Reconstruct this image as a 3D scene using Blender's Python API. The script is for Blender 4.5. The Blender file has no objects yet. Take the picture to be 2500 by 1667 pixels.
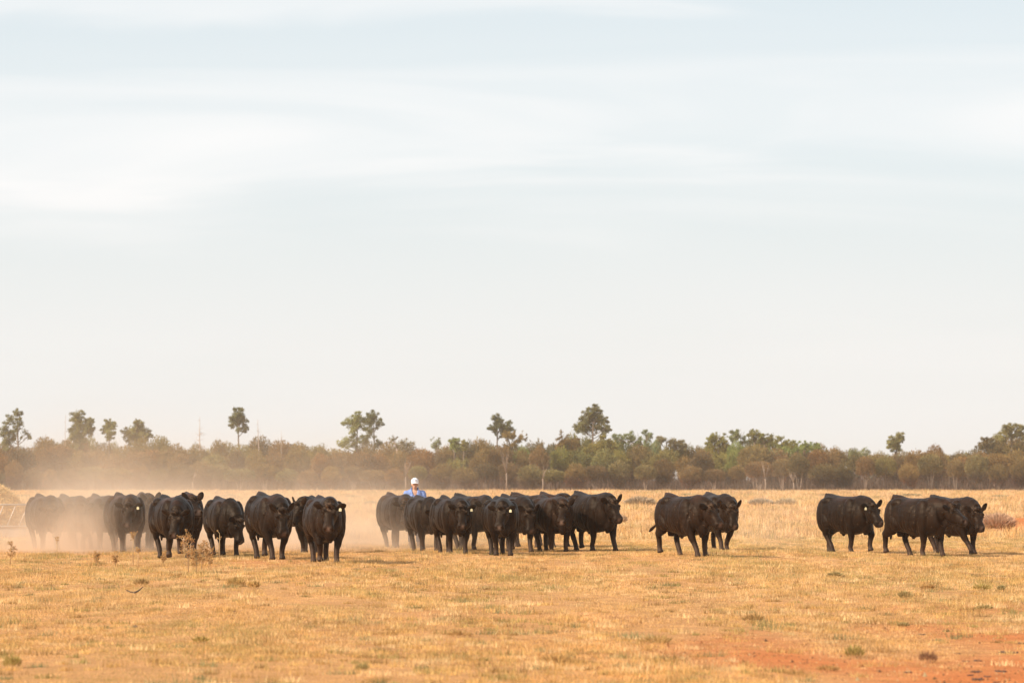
import bpy, math, random
import numpy as np
from mathutils import Vector, Matrix

R = math.radians
rng = np.random.default_rng(7)
random.seed(7)
SC = bpy.context.scene
COL = SC.collection

# ------------------------------------------------------------------ camera
FPX = 9375.0            # focal length in pixels of the 2500 px wide picture (135 mm)
CAM_H = 1.75
HORIZON = 1169.0
TILT = math.atan((HORIZON - 833.5) / FPX)
cam_d = bpy.data.cameras.new('camera')
cam_d.lens = 135.0
cam_d.sensor_width = 36.0
cam_d.clip_start = 0.5
cam_d.clip_end = 20000
cam_d.dof.use_dof = True
cam_d.dof.focus_distance = 88.0
cam_d.dof.aperture_fstop = 4.0
cam = bpy.data.objects.new('camera', cam_d)
COL.objects.link(cam)
cam.location = (0, 0, CAM_H)
cam.rotation_euler = (math.pi / 2 + TILT, 0, 0)
SC.camera = cam

# ------------------------------------------------------------------ render / colour
SC.render.engine = 'CYCLES'
SC.view_settings.view_transform = 'Standard'
SC.view_settings.look = 'None'
SC.view_settings.gamma = 1.0
SC.view_settings.exposure = 0.42
cy = SC.cycles
cy.use_denoising = True
cy.max_bounces = 6
cy.diffuse_bounces = 3
cy.glossy_bounces = 2
cy.transmission_bounces = 3
cy.transparent_max_bounces = 8
cy.volume_bounces = 2
cy.use_adaptive_sampling = False
cy.sample_clamp_indirect = 6

# ------------------------------------------------------------------ sky and sun
SUN_EL = 33.0
SUN_AZ = 238.0          # compass angle from +Y, clockwise: left of the camera and a little behind it
w = bpy.data.worlds.new('World')
SC.world = w
w.use_nodes = True
nt = w.node_tree
nt.nodes.clear()


def N(tree, kind, **kw):
    n = tree.nodes.new(kind)
    for k, v in kw.items():
        if k == 'ins':
            for i, val in v.items():
                n.inputs[i].default_value = val
        else:
            setattr(n, k, v)
    return n


def math_n(tree, op, a, b=None, clamp=False):
    n = tree.nodes.new('ShaderNodeMath')
    n.operation = op
    n.use_clamp = clamp
    for i, v in enumerate((a, b)):
        if v is None:
            continue
        if isinstance(v, (int, float)):
            n.inputs[i].default_value = v
        else:
            tree.links.new(v, n.inputs[i])
    return n.outputs[0]


def ramp(tree, fac, stops, interp='LINEAR'):
    n = tree.nodes.new('ShaderNodeValToRGB')
    n.color_ramp.interpolation = interp
    e = n.color_ramp.elements
    while len(e) < len(stops):
        e.new(0.5)
    for el, (p, c) in zip(e, stops):
        el.position = p
        el.color = (c, c, c, 1) if isinstance(c, (int, float)) else (*c, 1)
    tree.links.new(fac, n.inputs[0])
    return n.outputs[0]


def mixc(tree, fac, a, b, blend='MIX'):
    n = tree.nodes.new('ShaderNodeMix')
    n.data_type = 'RGBA'
    n.blend_type = blend
    for i, v in ((0, fac), (6, a), (7, b)):
        if isinstance(v, (int, float)):
            n.inputs[i].default_value = v
        elif isinstance(v, tuple):
            n.inputs[i].default_value = (*v, 1) if len(v) == 3 else v
        else:
            tree.links.new(v, n.inputs[i])
    return n.outputs[2]


sky = N(nt, 'ShaderNodeTexSky', sky_type='NISHITA', sun_disc=False, sun_elevation=R(SUN_EL),
        sun_rotation=R(SUN_AZ), altitude=200.0, air_density=1.0, dust_density=1.6, ozone_density=1.0)
tc = N(nt, 'ShaderNodeTexCoord')
sep = N(nt, 'ShaderNodeSeparateXYZ')
nt.links.new(tc.outputs['Generated'], sep.inputs[0])
mp = N(nt, 'ShaderNodeMapping', ins={3: (5.5, 5.5, 40.0)})
mp.inputs[2].default_value = (0, R(-0.9), 0)
nt.links.new(tc.outputs['Generated'], mp.inputs[0])
no1 = N(nt, 'ShaderNodeTexNoise', ins={'Scale': 1.0, 'Detail': 4.0, 'Roughness': 0.5, 'Distortion': 0.8})
nt.links.new(mp.outputs[0], no1.inputs['Vector'])
# long flat veils: one broad bank at 4-6 degrees, a thin one at the top, faint ones near the horizon
zz = math_n(nt, 'ADD', sep.outputs[2], math_n(nt, 'MULTIPLY', math_n(nt, 'SUBTRACT', no1.outputs[0], 0.5), 0.04))
zz = math_n(nt, 'ADD', zz, math_n(nt, 'MULTIPLY', sep.outputs[0], -0.02))
band = ramp(nt, math_n(nt, 'MULTIPLY', zz, 5.0, True),
            [(0.0, 0.6), (0.15, 0.45), (0.30, 0.22), (0.36, 0.45), (0.42, 0.92), (0.50, 0.9), (0.545, 0.35), (0.60, 0.22), (0.635, 0.6), (1.0, 0.3)], 'EASE')
streak = ramp(nt, no1.outputs[0], [(0.35, 0.45), (0.65, 1.0)])
cl = math_n(nt, 'MULTIPLY', band, streak, True)
skyc = mixc(nt, 0.72, sky.outputs[0], (7.6, 8.4, 8.75))
skyc = mixc(nt, cl, skyc, (9.05, 9.0, 8.95))
skyc = mixc(nt, ramp(nt, sep.outputs[2], [(0.0, 0.75), (0.035, 0.6), (0.085, 0.0)]), skyc, (8.3, 8.15, 7.95))
bg = N(nt, 'ShaderNodeBackground', ins={1: 0.0835})
nt.links.new(skyc, bg.inputs[0])
wo = N(nt, 'ShaderNodeOutputWorld')
nt.links.new(bg.outputs[0], wo.inputs[0])

sd = bpy.data.lights.new('sun', 'SUN')
sd.energy = 5.0
sd.angle = R(0.6)
sd.color = (1.0, 0.90, 0.76)
sun = bpy.data.objects.new('sun', sd)
COL.objects.link(sun)
sv = Vector((math.sin(R(SUN_AZ)) * math.cos(R(SUN_EL)), math.cos(R(SUN_AZ)) * math.cos(R(SUN_EL)), math.sin(R(SUN_EL))))
sun.rotation_euler = (-sv).to_track_quat('-Z', 'Y').to_euler()
sun.location = (-40, -20, 60)


# ------------------------------------------------------------------ picture -> place
def ray(u, v):
    x = (u - 1250.0) / FPX
    y = -(v - 833.5) / FPX
    c, s = math.cos(TILT), math.sin(TILT)
    return Vector((x, c - y * s, s + y * c))


def at(u, v, D):
    d = ray(u, v)
    return Vector((d.x / d.y * D, D, CAM_H + d.z / d.y * D))


def dist_of(v):
    d = ray(1250, v)
    return -CAM_H * d.y / d.z


def onground(u, v):
    D = dist_of(v)
    p = at(u, v, D)
    return p.x, p.y


def hash2(i, j, seed):
    n = (i.astype(np.int64) * 374761393 + j.astype(np.int64) * 668265263 + seed * 1442695041) & 0xffffffff
    n = ((n ^ (n >> 13)) * 1274126177) & 0xffffffff
    return ((n ^ (n >> 16)) & 0xffffff) / float(0xffffff)


def vnoise(x, y, seed=0):
    x = np.asarray(x, float)
    y = np.asarray(y, float)
    i, j = np.floor(x), np.floor(y)
    fx, fy = x - i, y - j
    fx, fy = fx * fx * (3 - 2 * fx), fy * fy * (3 - 2 * fy)
    a, b = hash2(i, j, seed), hash2(i + 1, j, seed)
    c, d = hash2(i, j + 1, seed), hash2(i + 1, j + 1, seed)
    return (a * (1 - fx) + b * fx) * (1 - fy) + (c * (1 - fx) + d * fx) * fy


def fbm(x, y, scale, octs=3, seed=0):
    s, a, t = 0, 1.0, 0
    for o in range(octs):
        s = s + a * vnoise(np.asarray(x) / scale * 2 ** o + 13.7 * o, np.asarray(y) / scale * 2 ** o, seed + o)
        t += a
        a *= 0.5
    return s / t


def gz(x, y):
    x = np.asarray(x, float)
    y = np.asarray(y, float)
    f = np.clip((260 - y) / 100, 0, 1)
    return ((fbm(x, y / 8, 5.0, 2, 3) - 0.5) * 0.12 + (fbm(x, y / 6, 0.8, 2, 9) - 0.5) * 0.035) * f


def gzf(x, y):
    return float(gz(np.array([x]), np.array([y]))[0])


# ------------------------------------------------------------------ object helpers
def tag(o, label=None, cat=None, group=None, kind=None):
    if label: o['label'] = label
    if cat: o['category'] = cat
    if group: o['group'] = group
    if kind: o['kind'] = kind
    return o


def link(name, me, parent=None, mats=()):
    o = bpy.data.objects.new(name, me)
    COL.objects.link(o)
    if parent is not None:
        o.parent = parent
    for m in mats:
        if m.name not in [k.name for k in me.materials if k]:
            me.materials.append(m)
    return o


def empty(name, loc=(0, 0, 0), rz=0):
    o = bpy.data.objects.new(name, None)
    COL.objects.link(o)
    o.location = loc
    o.rotation_euler = (0, 0, rz)
    o.empty_display_size = 0.2
    return o


def mesh_np(name, V, F, col=None, smooth=False):
    """V (n,3), F (m,k) all faces of the same k; col (n,3) optional colours."""
    V = np.ascontiguousarray(V, dtype=np.float32)
    F = np.ascontiguousarray(F, dtype=np.int32)
    me = bpy.data.meshes.new(name)
    me.vertices.add(len(V))
    me.vertices.foreach_set('co', V.ravel())
    k = F.shape[1]
    me.loops.add(F.size)
    me.loops.foreach_set('vertex_index', F.ravel())
    me.polygons.add(len(F))
    me.polygons.foreach_set('loop_start', np.arange(0, F.size, k, dtype=np.int32))
    if smooth:
        me.polygons.foreach_set('use_smooth', np.ones(len(F), dtype=bool))
    me.update(calc_edges=True)
    if col is not None:
        setcol(me, col)
    return me


def setcol(me, col):
    a = me.color_attributes.new('tint', 'FLOAT_COLOR', 'POINT')
    c = np.ones((len(col), 4), np.float32)
    c[:, :3] = col
    a.data.foreach_set('color', c.ravel())


class Shape:
    """Collects closed lofts and blobs as one polygon soup."""

    def __init__(self):
        self.v, self.f = [], []

    def loft(self, st, n=14, upref=(0, 0, 1), pw=2.0):
        """st: (point, side radius, up radius)"""
        P = [Vector(s[0]) for s in st]
        b = len(self.v)
        up0 = Vector(upref)
        for i, s in enumerate(st):
            t = (P[min(i + 1, len(P) - 1)] - P[max(i - 1, 0)]).normalized()
            sd_ = up0.cross(t)
            if sd_.length < 1e-3:
                sd_ = Vector((0, 1, 0))
            sd_.normalize()
            u_ = t.cross(sd_)
            for k in range(n):
                a = 2 * math.pi * k / n
                ca, sa = math.cos(a), math.sin(a)
                ca = math.copysign(abs(ca) ** (2 / pw), ca)
                sa = math.copysign(abs(sa) ** (2 / pw), sa)
                self.v.append(P[i] + sd_ * (s[1] * ca) + u_ * (s[2] * sa))
        for i in range(len(st) - 1):
            for k in range(n):
                k2 = (k + 1) % n
                self.f.append((b + i * n + k, b + i * n + k2, b + (i + 1) * n + k2, b + (i + 1) * n + k))
        self.f.append(tuple(b + k for k in reversed(range(n))))
        self.f.append(tuple(b + (len(st) - 1) * n + k for k in range(n)))

    def tube(self, pts, rad, n=8):
        self.loft([(p, r, r) for p, r in zip(pts, rad)], n, (0.13, 0.31, 0.94))

    def blob(self, c, r, rot=None, nu=14, nv=9):
        b = len(self.v)
        c = Vector(c)
        M = rot if rot is not None else Matrix.Identity(3)
        self.v.append(c + M @ Vector((0, 0, r[2])))
        for j in range(1, nv):
            ph = math.pi * j / nv
            for i in range(nu):
                th = 2 * math.pi * i / nu
                self.v.append(c + M @ Vector((r[0] * math.sin(ph) * math.cos(th), r[1] * math.sin(ph) * math.sin(th), r[2] * math.cos(ph))))
        self.v.append(c + M @ Vector((0, 0, -r[2])))
        last = len(self.v) - 1
        for i in range(nu):
            i2 = (i + 1) % nu
            self.f.append((b, b + 1 + i, b + 1 + i2))
            for j in range(nv - 2):
                o1, o2 = b + 1 + j * nu, b + 1 + (j + 1) * nu
                self.f.append((o1 + i, o2 + i, o2 + i2, o1 + i2))
            o1 = b + 1 + (nv - 2) * nu
            self.f.append((o1 + i, last, o1 + i2))

    def box(self, c, h, rot=None):
        b = len(self.v)
        c = Vector(c)
        M = rot if rot is not None else Matrix.Identity(3)
        for sx in (-1, 1):
            for sy in (-1, 1):
                for sz in (-1, 1):
                    self.v.append(c + M @ Vector((sx * h[0], sy * h[1], sz * h[2])))
        for q in ((0, 1, 3, 2), (4, 6, 7, 5), (0, 4, 5, 1), (2, 3, 7, 6), (0, 2, 6, 4), (1, 5, 7, 3)):
            self.f.append(tuple(b + k for k in q))

    def mesh(self, name, smooth=True):
        me = bpy.data.meshes.new(name)
        me.from_pydata([tuple(v) for v in self.v], [], self.f)
        me.validate()
        if smooth:
            me.polygons.foreach_set('use_smooth', np.ones(len(me.polygons), dtype=bool))
        me.update()
        return me

    def skin(self, name, voxel, iters=3, factor=0.5):
        """One continuous surface round everything collected."""
        me = self.mesh('tmp')
        o = bpy.data.objects.new('tmp', me)
        COL.objects.link(o)
        m = o.modifiers.new('r', 'REMESH')
        m.mode = 'VOXEL'
        m.voxel_size = voxel
        s = o.modifiers.new('s', 'SMOOTH')
        s.factor = factor
        s.iterations = iters
        dg = bpy.context.evaluated_depsgraph_get()
        new = bpy.data.meshes.new_from_object(o.evaluated_get(dg), depsgraph=dg)
        bpy.data.objects.remove(o)
        bpy.data.meshes.remove(me)
        new.name = name
        new.polygons.foreach_set('use_smooth', np.ones(len(new.polygons), dtype=bool))
        return new


def coords(me):
    a = np.empty(len(me.vertices) * 3, np.float32)
    me.vertices.foreach_get('co', a)
    return a.reshape(-1, 3)


def normals(me):
    a = np.empty(len(me.vertices) * 3, np.float32)
    me.vertices.foreach_get('normal', a)
    return a.reshape(-1, 3)


# ------------------------------------------------------------------ materials
def new_mat(name):
    m = bpy.data.materials.new(name)
    m.use_nodes = True
    t = m.node_tree
    t.nodes.clear()
    out = t.nodes.new('ShaderNodeOutputMaterial')
    return m, t, out


def simple_mat(name, color, rough=0.7, noise=0.0, nscale=20.0, bump=0.0, metallic=0.0, attr=False, sheen=0.0):
    m, t, out = new_mat(name)
    p = t.nodes.new('ShaderNodeBsdfPrincipled')
    p.inputs['Roughness'].default_value = rough
    p.inputs['Metallic'].default_value = metallic
    if sheen:
        p.inputs['Sheen Weight'].default_value = sheen
    c = None
    if attr:
        a = t.nodes.new('ShaderNodeAttribute')
        a.attribute_name = 'tint'
        c = a.outputs['Color']
    if noise or bump:
        tcn = t.nodes.new('ShaderNodeTexCoord')
        nn = N(t, 'ShaderNodeTexNoise', ins={'Scale': nscale, 'Detail': 4.0, 'Roughness': 0.6})
        t.links.new(tcn.outputs['Object'], nn.inputs['Vector'])
    if noise:
        f = ramp(t, nn.outputs[0], [(0.3, 1 - noise), (0.7, 1 + noise)])
        c = mixc(t, 1.0, c if c is not None else tuple(color), f, 'MULTIPLY')
    if c is not None:
        t.links.new(c, p.inputs['Base Color'])
    else:
        p.inputs['Base Color'].default_value = (*color, 1)
    if bump:
        bn = N(t, 'ShaderNodeBump', ins={'Strength': 1.0, 'Distance': bump})
        t.links.new(nn.outputs[0], bn.inputs['Height'])
        t.links.new(bn.outputs[0], p.inputs['Normal'])
    t.links.new(p.outputs[0], out.inputs[0])
    return m


def leaf_mat(name, trans=0.3, vary=0.25):
    """tint attribute x per-object variation; diffuse + translucent"""
    m, t, out = new_mat(name)
    a = t.nodes.new('ShaderNodeAttribute')
    a.attribute_name = 'tint'
    oi = t.nodes.new('ShaderNodeObjectInfo')
    f = ramp(t, oi.outputs['Random'], [(0.0, (1 - vary, 1 - vary, 1 - vary)), (0.5, (1 + vary * .6, 1.0, 1 - vary * .4)), (1.0, (1.0, 1 + vary * .5, 1.0))])
    c = mixc(t, 1.0, a.outputs['Color'], f, 'MULTIPLY')
    d = t.nodes.new('ShaderNodeBsdfDiffuse')
    tr = t.nodes.new('ShaderNodeBsdfTranslucent')
    t.links.new(c, d.inputs[0])
    t.links.new(c, tr.inputs[0])
    mx = t.nodes.new('ShaderNodeMixShader')
    mx.inputs[0].default_value = trans
    t.links.new(d.outputs[0], mx.inputs[1])
    t.links.new(tr.outputs[0], mx.inputs[2])
    t.links.new(mx.outputs[0], out.inputs[0])
    return m


M_grass = leaf_mat('dry_grass', 0.35, 0.0)
M_leaf = leaf_mat('foliage', 0.38, 0.36)
M_bark = simple_mat('bark', (0.17, 0.115, 0.08), 0.9, 0.35, 6.0)
M_deadwood = simple_mat('dead_wood', (0.42, 0.31, 0.24), 0.9, 0.2, 5.0)
M_edgewood = simple_mat('weathered_wood', (0.25, 0.175, 0.13), 0.9, 0.2, 5.0)
M_stalk = leaf_mat('dry_stalk', 0.42, 0.1)

# soil
M_soil, t, out = new_mat('soil')
tcn = t.nodes.new('ShaderNodeTexCoord')
a = t.nodes.new('ShaderNodeAttribute'); a.attribute_name = 'tint'
n1 = N(t, 'ShaderNodeTexNoise', ins={'Scale': 2.2, 'Detail': 8.0, 'Roughness': 0.65})
n2 = N(t, 'ShaderNodeTexNoise', ins={'Scale': 28.0, 'Detail': 5.0, 'Roughness': 0.7})
for n in (n1, n2):
    t.links.new(tcn.outputs['Object'], n.inputs['Vector'])
c = mixc(t, 1.0, a.outputs['Color'], ramp(t, n1.outputs[0], [(0.3, 0.8), (0.7, 1.18)]), 'MULTIPLY')
c = mixc(t, 1.0, c, ramp(t, n2.outputs[0], [(0.3, 0.78), (0.7, 1.2)]), 'MULTIPLY')
p = t.nodes.new('ShaderNodeBsdfPrincipled')
p.inputs['Roughness'].default_value = 0.95
p.inputs['Specular IOR Level'].default_value = 0.1
t.links.new(c, p.inputs['Base Color'])
bn = N(t, 'ShaderNodeBump', ins={'Strength': 0.8, 'Distance': 0.03})
t.links.new(n2.outputs[0], bn.inputs['Height'])
t.links.new(bn.outputs[0], p.inputs['Normal'])
t.links.new(p.outputs[0], out.inputs[0])

# bull hide
M_hide, t, out = new_mat('black_hide')
tcn = t.nodes.new('ShaderNodeTexCoord')
a = t.nodes.new('ShaderNodeAttribute'); a.attribute_name = 'tint'
oi = t.nodes.new('ShaderNodeObjectInfo')
n1 = N(t, 'ShaderNodeTexNoise', ins={'Scale': 60.0, 'Detail': 3.0, 'Roughness': 0.6})
n2 = N(t, 'ShaderNodeTexNoise', ins={'Scale': 4.0, 'Detail': 4.0, 'Roughness': 0.6})
for n in (n1, n2):
    t.links.new(tcn.outputs['Object'], n.inputs['Vector'])
c = mixc(t, 1.0, a.outputs['Color'], ramp(t, n2.outputs[0], [(0.3, 0.65), (0.7, 1.4)]), 'MULTIPLY')
c = mixc(t, 1.0, c, ramp(t, oi.outputs['Random'], [(0.0, (0.8, 0.78, 0.78)), (1.0, (1.25, 1.08, 1.0))]), 'MULTIPLY')
p = t.nodes.new('ShaderNodeBsdfPrincipled')
p.inputs['Roughness'].default_value = 0.45
p.inputs['Specular IOR Level'].default_value = 0.115
p.inputs['Specular Tint'].default_value = (1, .8, .62, 1)
p.inputs['Sheen Weight'].default_value = 0.0
p.inputs['Sheen Tint'].default_value = (0.9, 0.72, 0.55, 1)
t.links.new(c, p.inputs['Base Color'])
bn = N(t, 'ShaderNodeBump', ins={'Strength': 0.7, 'Distance': 0.006})
t.links.new(n1.outputs[0], bn.inputs['Height'])
n3 = N(t, 'ShaderNodeTexNoise', ins={'Scale': 13.0, 'Detail': 3.0, 'Roughness': 0.6, 'Distortion': 0.5})
t.links.new(tcn.outputs['Object'], n3.inputs['Vector'])
bn2 = N(t, 'ShaderNodeBump', ins={'Strength': 0.45, 'Distance': 0.02})
t.links.new(n3.outputs[0], bn2.inputs['Height'])
t.links.new(bn.outputs[0], bn2.inputs['Normal'])
t.links.new(bn2.outputs[0], p.inputs['Normal'])
t.links.new(p.outputs[0], out.inputs[0])

M_tag = simple_mat('ear_tag_plastic', (0.78, 0.69, 0.42), 0.5, 0.05)
M_eye = simple_mat('eye', (0.012, 0.009, 0.008), 0.08)

# ------------------------------------------------------------------ ground
STRAW = np.array([0.54, 0.335, 0.145])
SOIL = np.array([0.52, 0.150, 0.040])


def bare_amount(x, y):
    """How bare the red soil lies, 0 to 1 (vectors)."""
    x = np.asarray(x, float); y = np.asarray(y, float)
    # the red corner to the right, near the camera
    n = fbm(x, y / 3, 2.2, 4, 21) - 0.5
    side = x / np.maximum(y, 1.0)              # sideways slope
    e = (side - 0.061) * 19 + (44 - y) / 13.0 + n * 2.6 - 0.42
    corner = np.clip(e, 0, 1) * np.clip((70 - y) / 14, 0, 1)
    mid = np.clip((fbm(x, y / 2, 4.0, 3, 31) - 0.66) * 5, 0, 0.4) * np.clip((y - 44) / 10, 0, 1)
    # red strip at the right, behind the bulls
    back = np.clip((28 - np.abs(y - 152 - 12 * n)) / 9, 0, 1) * np.clip((side - .119) * 90 + n * 2, 0, 1)
    return np.clip(np.maximum(np.maximum(corner, mid * 0.8), back), 0, 1)


def lines(dense0, dense1, step, far0, far1, grow=1.22):
    a = list(np.arange(dense0, dense1 + step * .5, step))
    s, x = step, a[-1]
    while x < far1:
        s *= grow
        x += s
        a.append(min(x, far1))
    s, x = step, a[0]
    while x > far0:
        s *= grow
        x -= s
        a.insert(0, max(x, far0))
    return np.array(a)


gx = lines(-19, 19, 0.25, -3000, 3000)
gy = lines(22, 160, 0.3, -200, 4000)
GX, GY = np.meshgrid(gx, gy)
GZ = gz(GX, GY)
nx, ny = len(gx), len(gy)
idx = np.arange(nx * ny).reshape(ny, nx)
F = np.stack([idx[:-1, :-1], idx[:-1, 1:], idx[1:, 1:], idx[1:, :-1]], -1).reshape(-1, 4)
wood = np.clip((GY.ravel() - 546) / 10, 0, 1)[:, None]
b = bare_amount(GX, GY).ravel()[:, None]
patch = fbm(GX, GY, 2.5, 3, 5).ravel()[:, None]
colr = (STRAW * (0.75 + 0.3 * patch)) * (1 - b * 0.9) + SOIL * b * 0.9
nearmix = (0.36 * np.clip((110 - GY.ravel()) / 20, 0, 1))[:, None]
colr = colr * (1 - nearmix) + SOIL * nearmix
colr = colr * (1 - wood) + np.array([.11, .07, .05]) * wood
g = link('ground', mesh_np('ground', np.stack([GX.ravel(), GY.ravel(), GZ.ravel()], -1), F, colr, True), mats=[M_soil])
tag(g, kind='structure')

# ------------------------------------------------------------------ grass (stuff)
C_GRASS = np.array([[0.70, 0.435, 0.170], [0.80, 0.545, 0.28], [0.60, 0.34, 0.125], [0.44, 0.33, 0.13], [0.73, 0.465, 0.23], [0.42, 0.25, 0.11], [0.27, 0.16, 0.075]])


def blades(cx, cy, cz, hgt, wid, lean, col, facing=None):
    """one triangle per blade; arrays of length n"""
    n = len(cx)
    th = rng.uniform(0, 2 * np.pi, n)
    la = rng.uniform(0, 2 * np.pi, n)
    dx, dy = np.cos(th) * wid * .5, np.sin(th) * wid * .5
    V = np.empty((n, 3, 3), np.float32)
    V[:, 0] = np.stack([cx - dx, cy - dy, cz], -1)
    V[:, 1] = np.stack([cx + dx, cy + dy, cz], -1)
    V[:, 2] = np.stack([cx + np.cos(la) * lean * hgt, cy + np.sin(la) * lean * hgt, cz + hgt * np.sqrt(np.maximum(0.05, 1 - np.minimum(lean, .95) ** 2))], -1)
    C = np.repeat(col[:, None, :], 3, axis=1)
    return V.reshape(-1, 3), C.reshape(-1, 3)


def grass_zone(y0, y1, tufts_m2, per, h0, h1, wd, spread, coverfun, leanm=0.6, ts=.45):
    side0 = 0.1333 * 1.12
    area = side0 * (y1 ** 2 - y0 ** 2) + 2.0 * (y1 - y0)
    nt_ = int(area * tufts_m2)
    yy = np.sqrt(rng.uniform(y0 ** 2, y1 ** 2, nt_))
    xx = rng.uniform(-1, 1, nt_) * (yy * side0 + 1.0)
    keep = rng.uniform(0, 1, nt_) < coverfun(xx, yy)
    xx, yy = xx[keep], yy[keep]
    nt_ = len(xx)
    # tuft character
    green = np.clip((fbm(xx, yy / 9, 1.2, 3, 41) - 0.50) * 5, 0, 1)
    gpick = rng.uniform(0, 1, nt_)
    hv = h0 + (h1 - h0) * np.clip(fbm(xx, yy / 3, 1.3, 3, 51) * 1.9 - 0.45, 0, 1) ** 1.3 * rng.uniform(.5, 1.5, nt_)
    ci = rng.choice([0, 1, 4, 2, 5, 6], nt_, p=[.30, .26, .19, .11, .07, .07])
    tc_ = C_GRASS[ci] * (0.66 + 0.6 * rng.uniform(0, 1, nt_))[:, None]
    isg = (gpick < green * 0.55)
    tc_[isg] = C_GRASS[3] * (0.75 + 0.5 * rng.uniform(0, 1, isg.sum()))[:, None]
    rep = np.repeat(np.arange(nt_), per)
    n = len(rep)
    sp = spread * rng.normal(0, 1, (n, 2))
    cx, cy_ = xx[rep] + sp[:, 0], yy[rep] + sp[:, 1]
    hh = hv[rep] * rng.uniform(0.45, 1.15, n)
    ln = np.clip(np.abs(rng.normal(0, leanm, n)), 0, 0.97)
    tone = 0.72 + 0.52 * fbm(cx, cy_ / 9, ts, 3, 81)
    warm = (np.clip((fbm(cx, cy_ / 8, ts * 4, 2, 91) - .45) * 3, 0, 1) * .6 + np.clip((58 - cy_) / 26, 0, 1) * .7)[:, None]
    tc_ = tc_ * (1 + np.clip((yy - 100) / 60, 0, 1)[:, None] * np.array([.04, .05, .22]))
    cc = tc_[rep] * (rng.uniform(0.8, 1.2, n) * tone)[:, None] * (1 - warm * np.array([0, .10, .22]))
    return blades(cx, cy_, gz(cx, cy_) - 0.004, hh, wd * rng.uniform(.6, 1.4, n), ln, cc)


def clump_zone(y0, y1, per_m2, per, szk=1.0):
    side0 = 0.1333 * 1.12
    n0 = int((side0 * (y1 ** 2 - y0 ** 2) + 2.0 * (y1 - y0)) * per_m2)
    yy = np.sqrt(rng.uniform(y0 ** 2, y1 ** 2, n0))
    xx = rng.uniform(-1, 1, n0) * (yy * side0 + 1.0)
    keep = rng.uniform(0, 1, n0) < np.clip((fbm(xx, yy / 9, 1.1, 3, 101) - .30) * 3.0, 0.15, 1) * (1 - bare_amount(xx, yy) * .93)
    xx, yy = xx[keep], yy[keep]
    n0 = len(xx)
    kinds = np.array([[.36, .28, .10], [.36, .22, .085], [.27, .24, .11], [.68, .44, .17], [.80, .56, .28], [.60, .36, .13]])
    kc = kinds[rng.choice(6, n0, p=[.10, .13, .06, .27, .20, .24])] * rng.uniform(.75, 1.15, (n0, 1))
    sz = rng.uniform(.035, .13, n0) * szk * (1 + .8 * (rng.uniform(0, 1, n0) > .93))
    rep_ = np.repeat(np.arange(n0), per)
    n = len(rep_)
    cx, cy_ = xx[rep_] + rng.normal(0, 1, n) * sz[rep_], yy[rep_] + rng.normal(0, 1, n) * sz[rep_]
    return blades(cx, cy_, gz(cx, cy_) - .004, (.03 + .50 * sz[rep_]) * rng.uniform(.5, 1.2, n), rng.uniform(.005, .012, n), np.clip(np.abs(rng.normal(0, .55, n)), 0, .95), kc[rep_] * rng.uniform(.7, 1.3, (n, 1)))


def cover_near(x, y):
    c = 0.85 + 1.7 * (fbm(x, y / 8, 0.6, 3, 61) - 0.45)
    return np.clip(c, 0.15, 1) * (1 - 0.98 * bare_amount(x, y) ** 0.6)


def cover_far(x, y):
    c = 0.5 + 1.2 * (fbm(x, y, 5.0, 3, 71) - 0.4)
    return np.clip(c, 0.2, 1) * (1 - 0.97 * bare_amount(x, y))


def grass_obj(name, zones, label):
    Vs, Cs = zip(*zones)
    V, C = np.concatenate(Vs), np.concatenate(Cs)
    F = np.arange(len(V)).reshape(-1, 3)
    o = link(name, mesh_np(name, V, F, C), mats=[M_grass])
    return tag(o, label, 'grass', kind='stuff')


grass_obj('short_grass', [
    grass_zone(27, 60, 125, 18, 0.012, 0.06, 0.0052, 0.055, cover_near, 0.75),
    clump_zone(27, 46, 8.5, 60, .8),
    clump_zone(46, 72, 5.2, 60, .95),
    clump_zone(72, 114, 2.6, 60, 1.15),
    grass_zone(60, 112, 54, 18, 0.015, 0.07, 0.0080, 0.065, cover_near, 0.72),
], 'short straw-coloured grass with green patches covering the paddock in front of and under the bulls')
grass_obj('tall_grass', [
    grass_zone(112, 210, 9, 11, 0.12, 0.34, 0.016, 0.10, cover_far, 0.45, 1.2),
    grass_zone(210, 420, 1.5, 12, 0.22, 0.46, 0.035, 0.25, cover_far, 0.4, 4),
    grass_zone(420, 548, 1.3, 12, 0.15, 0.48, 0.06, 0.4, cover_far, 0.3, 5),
], 'taller pale dry grass stretching from behind the bulls to the wood')


# ------------------------------------------------------------------ bulls
def smoothstep(a, b, x):
    t_ = np.clip((x - a) / (b - a), 0, 1)
    return t_ * t_ * (3 - 2 * t_)


BLACK = np.array([0.0115, 0.0062, 0.0036])
RUST = np.array([0.050, 0.022, 0.013])
MUZ = np.array([0.20, 0.15, 0.12])
LEGD = np.array([0.050, 0.034, 0.026])


def eye_mesh():
    s = Shape()
    s.blob((0, 0, 0), (0.02, 0.02, 0.02), nu=10, nv=7)
    return s.mesh('eye')


EYE = eye_mesh()
EYE.materials.append(M_eye)
s = Shape()
s.loft([((0, 0, 0.0), 0.010, 0.004), ((0, 0, -0.012), 0.012, 0.004), ((0, 0, -0.02), 0.034, 0.004), ((0, 0, -0.085), 0.036, 0.004)], 12, (1, 0, 0), 5)
TAGM = s.mesh('ear_tag', False)
TAGM.materials.append(M_tag)


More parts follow.
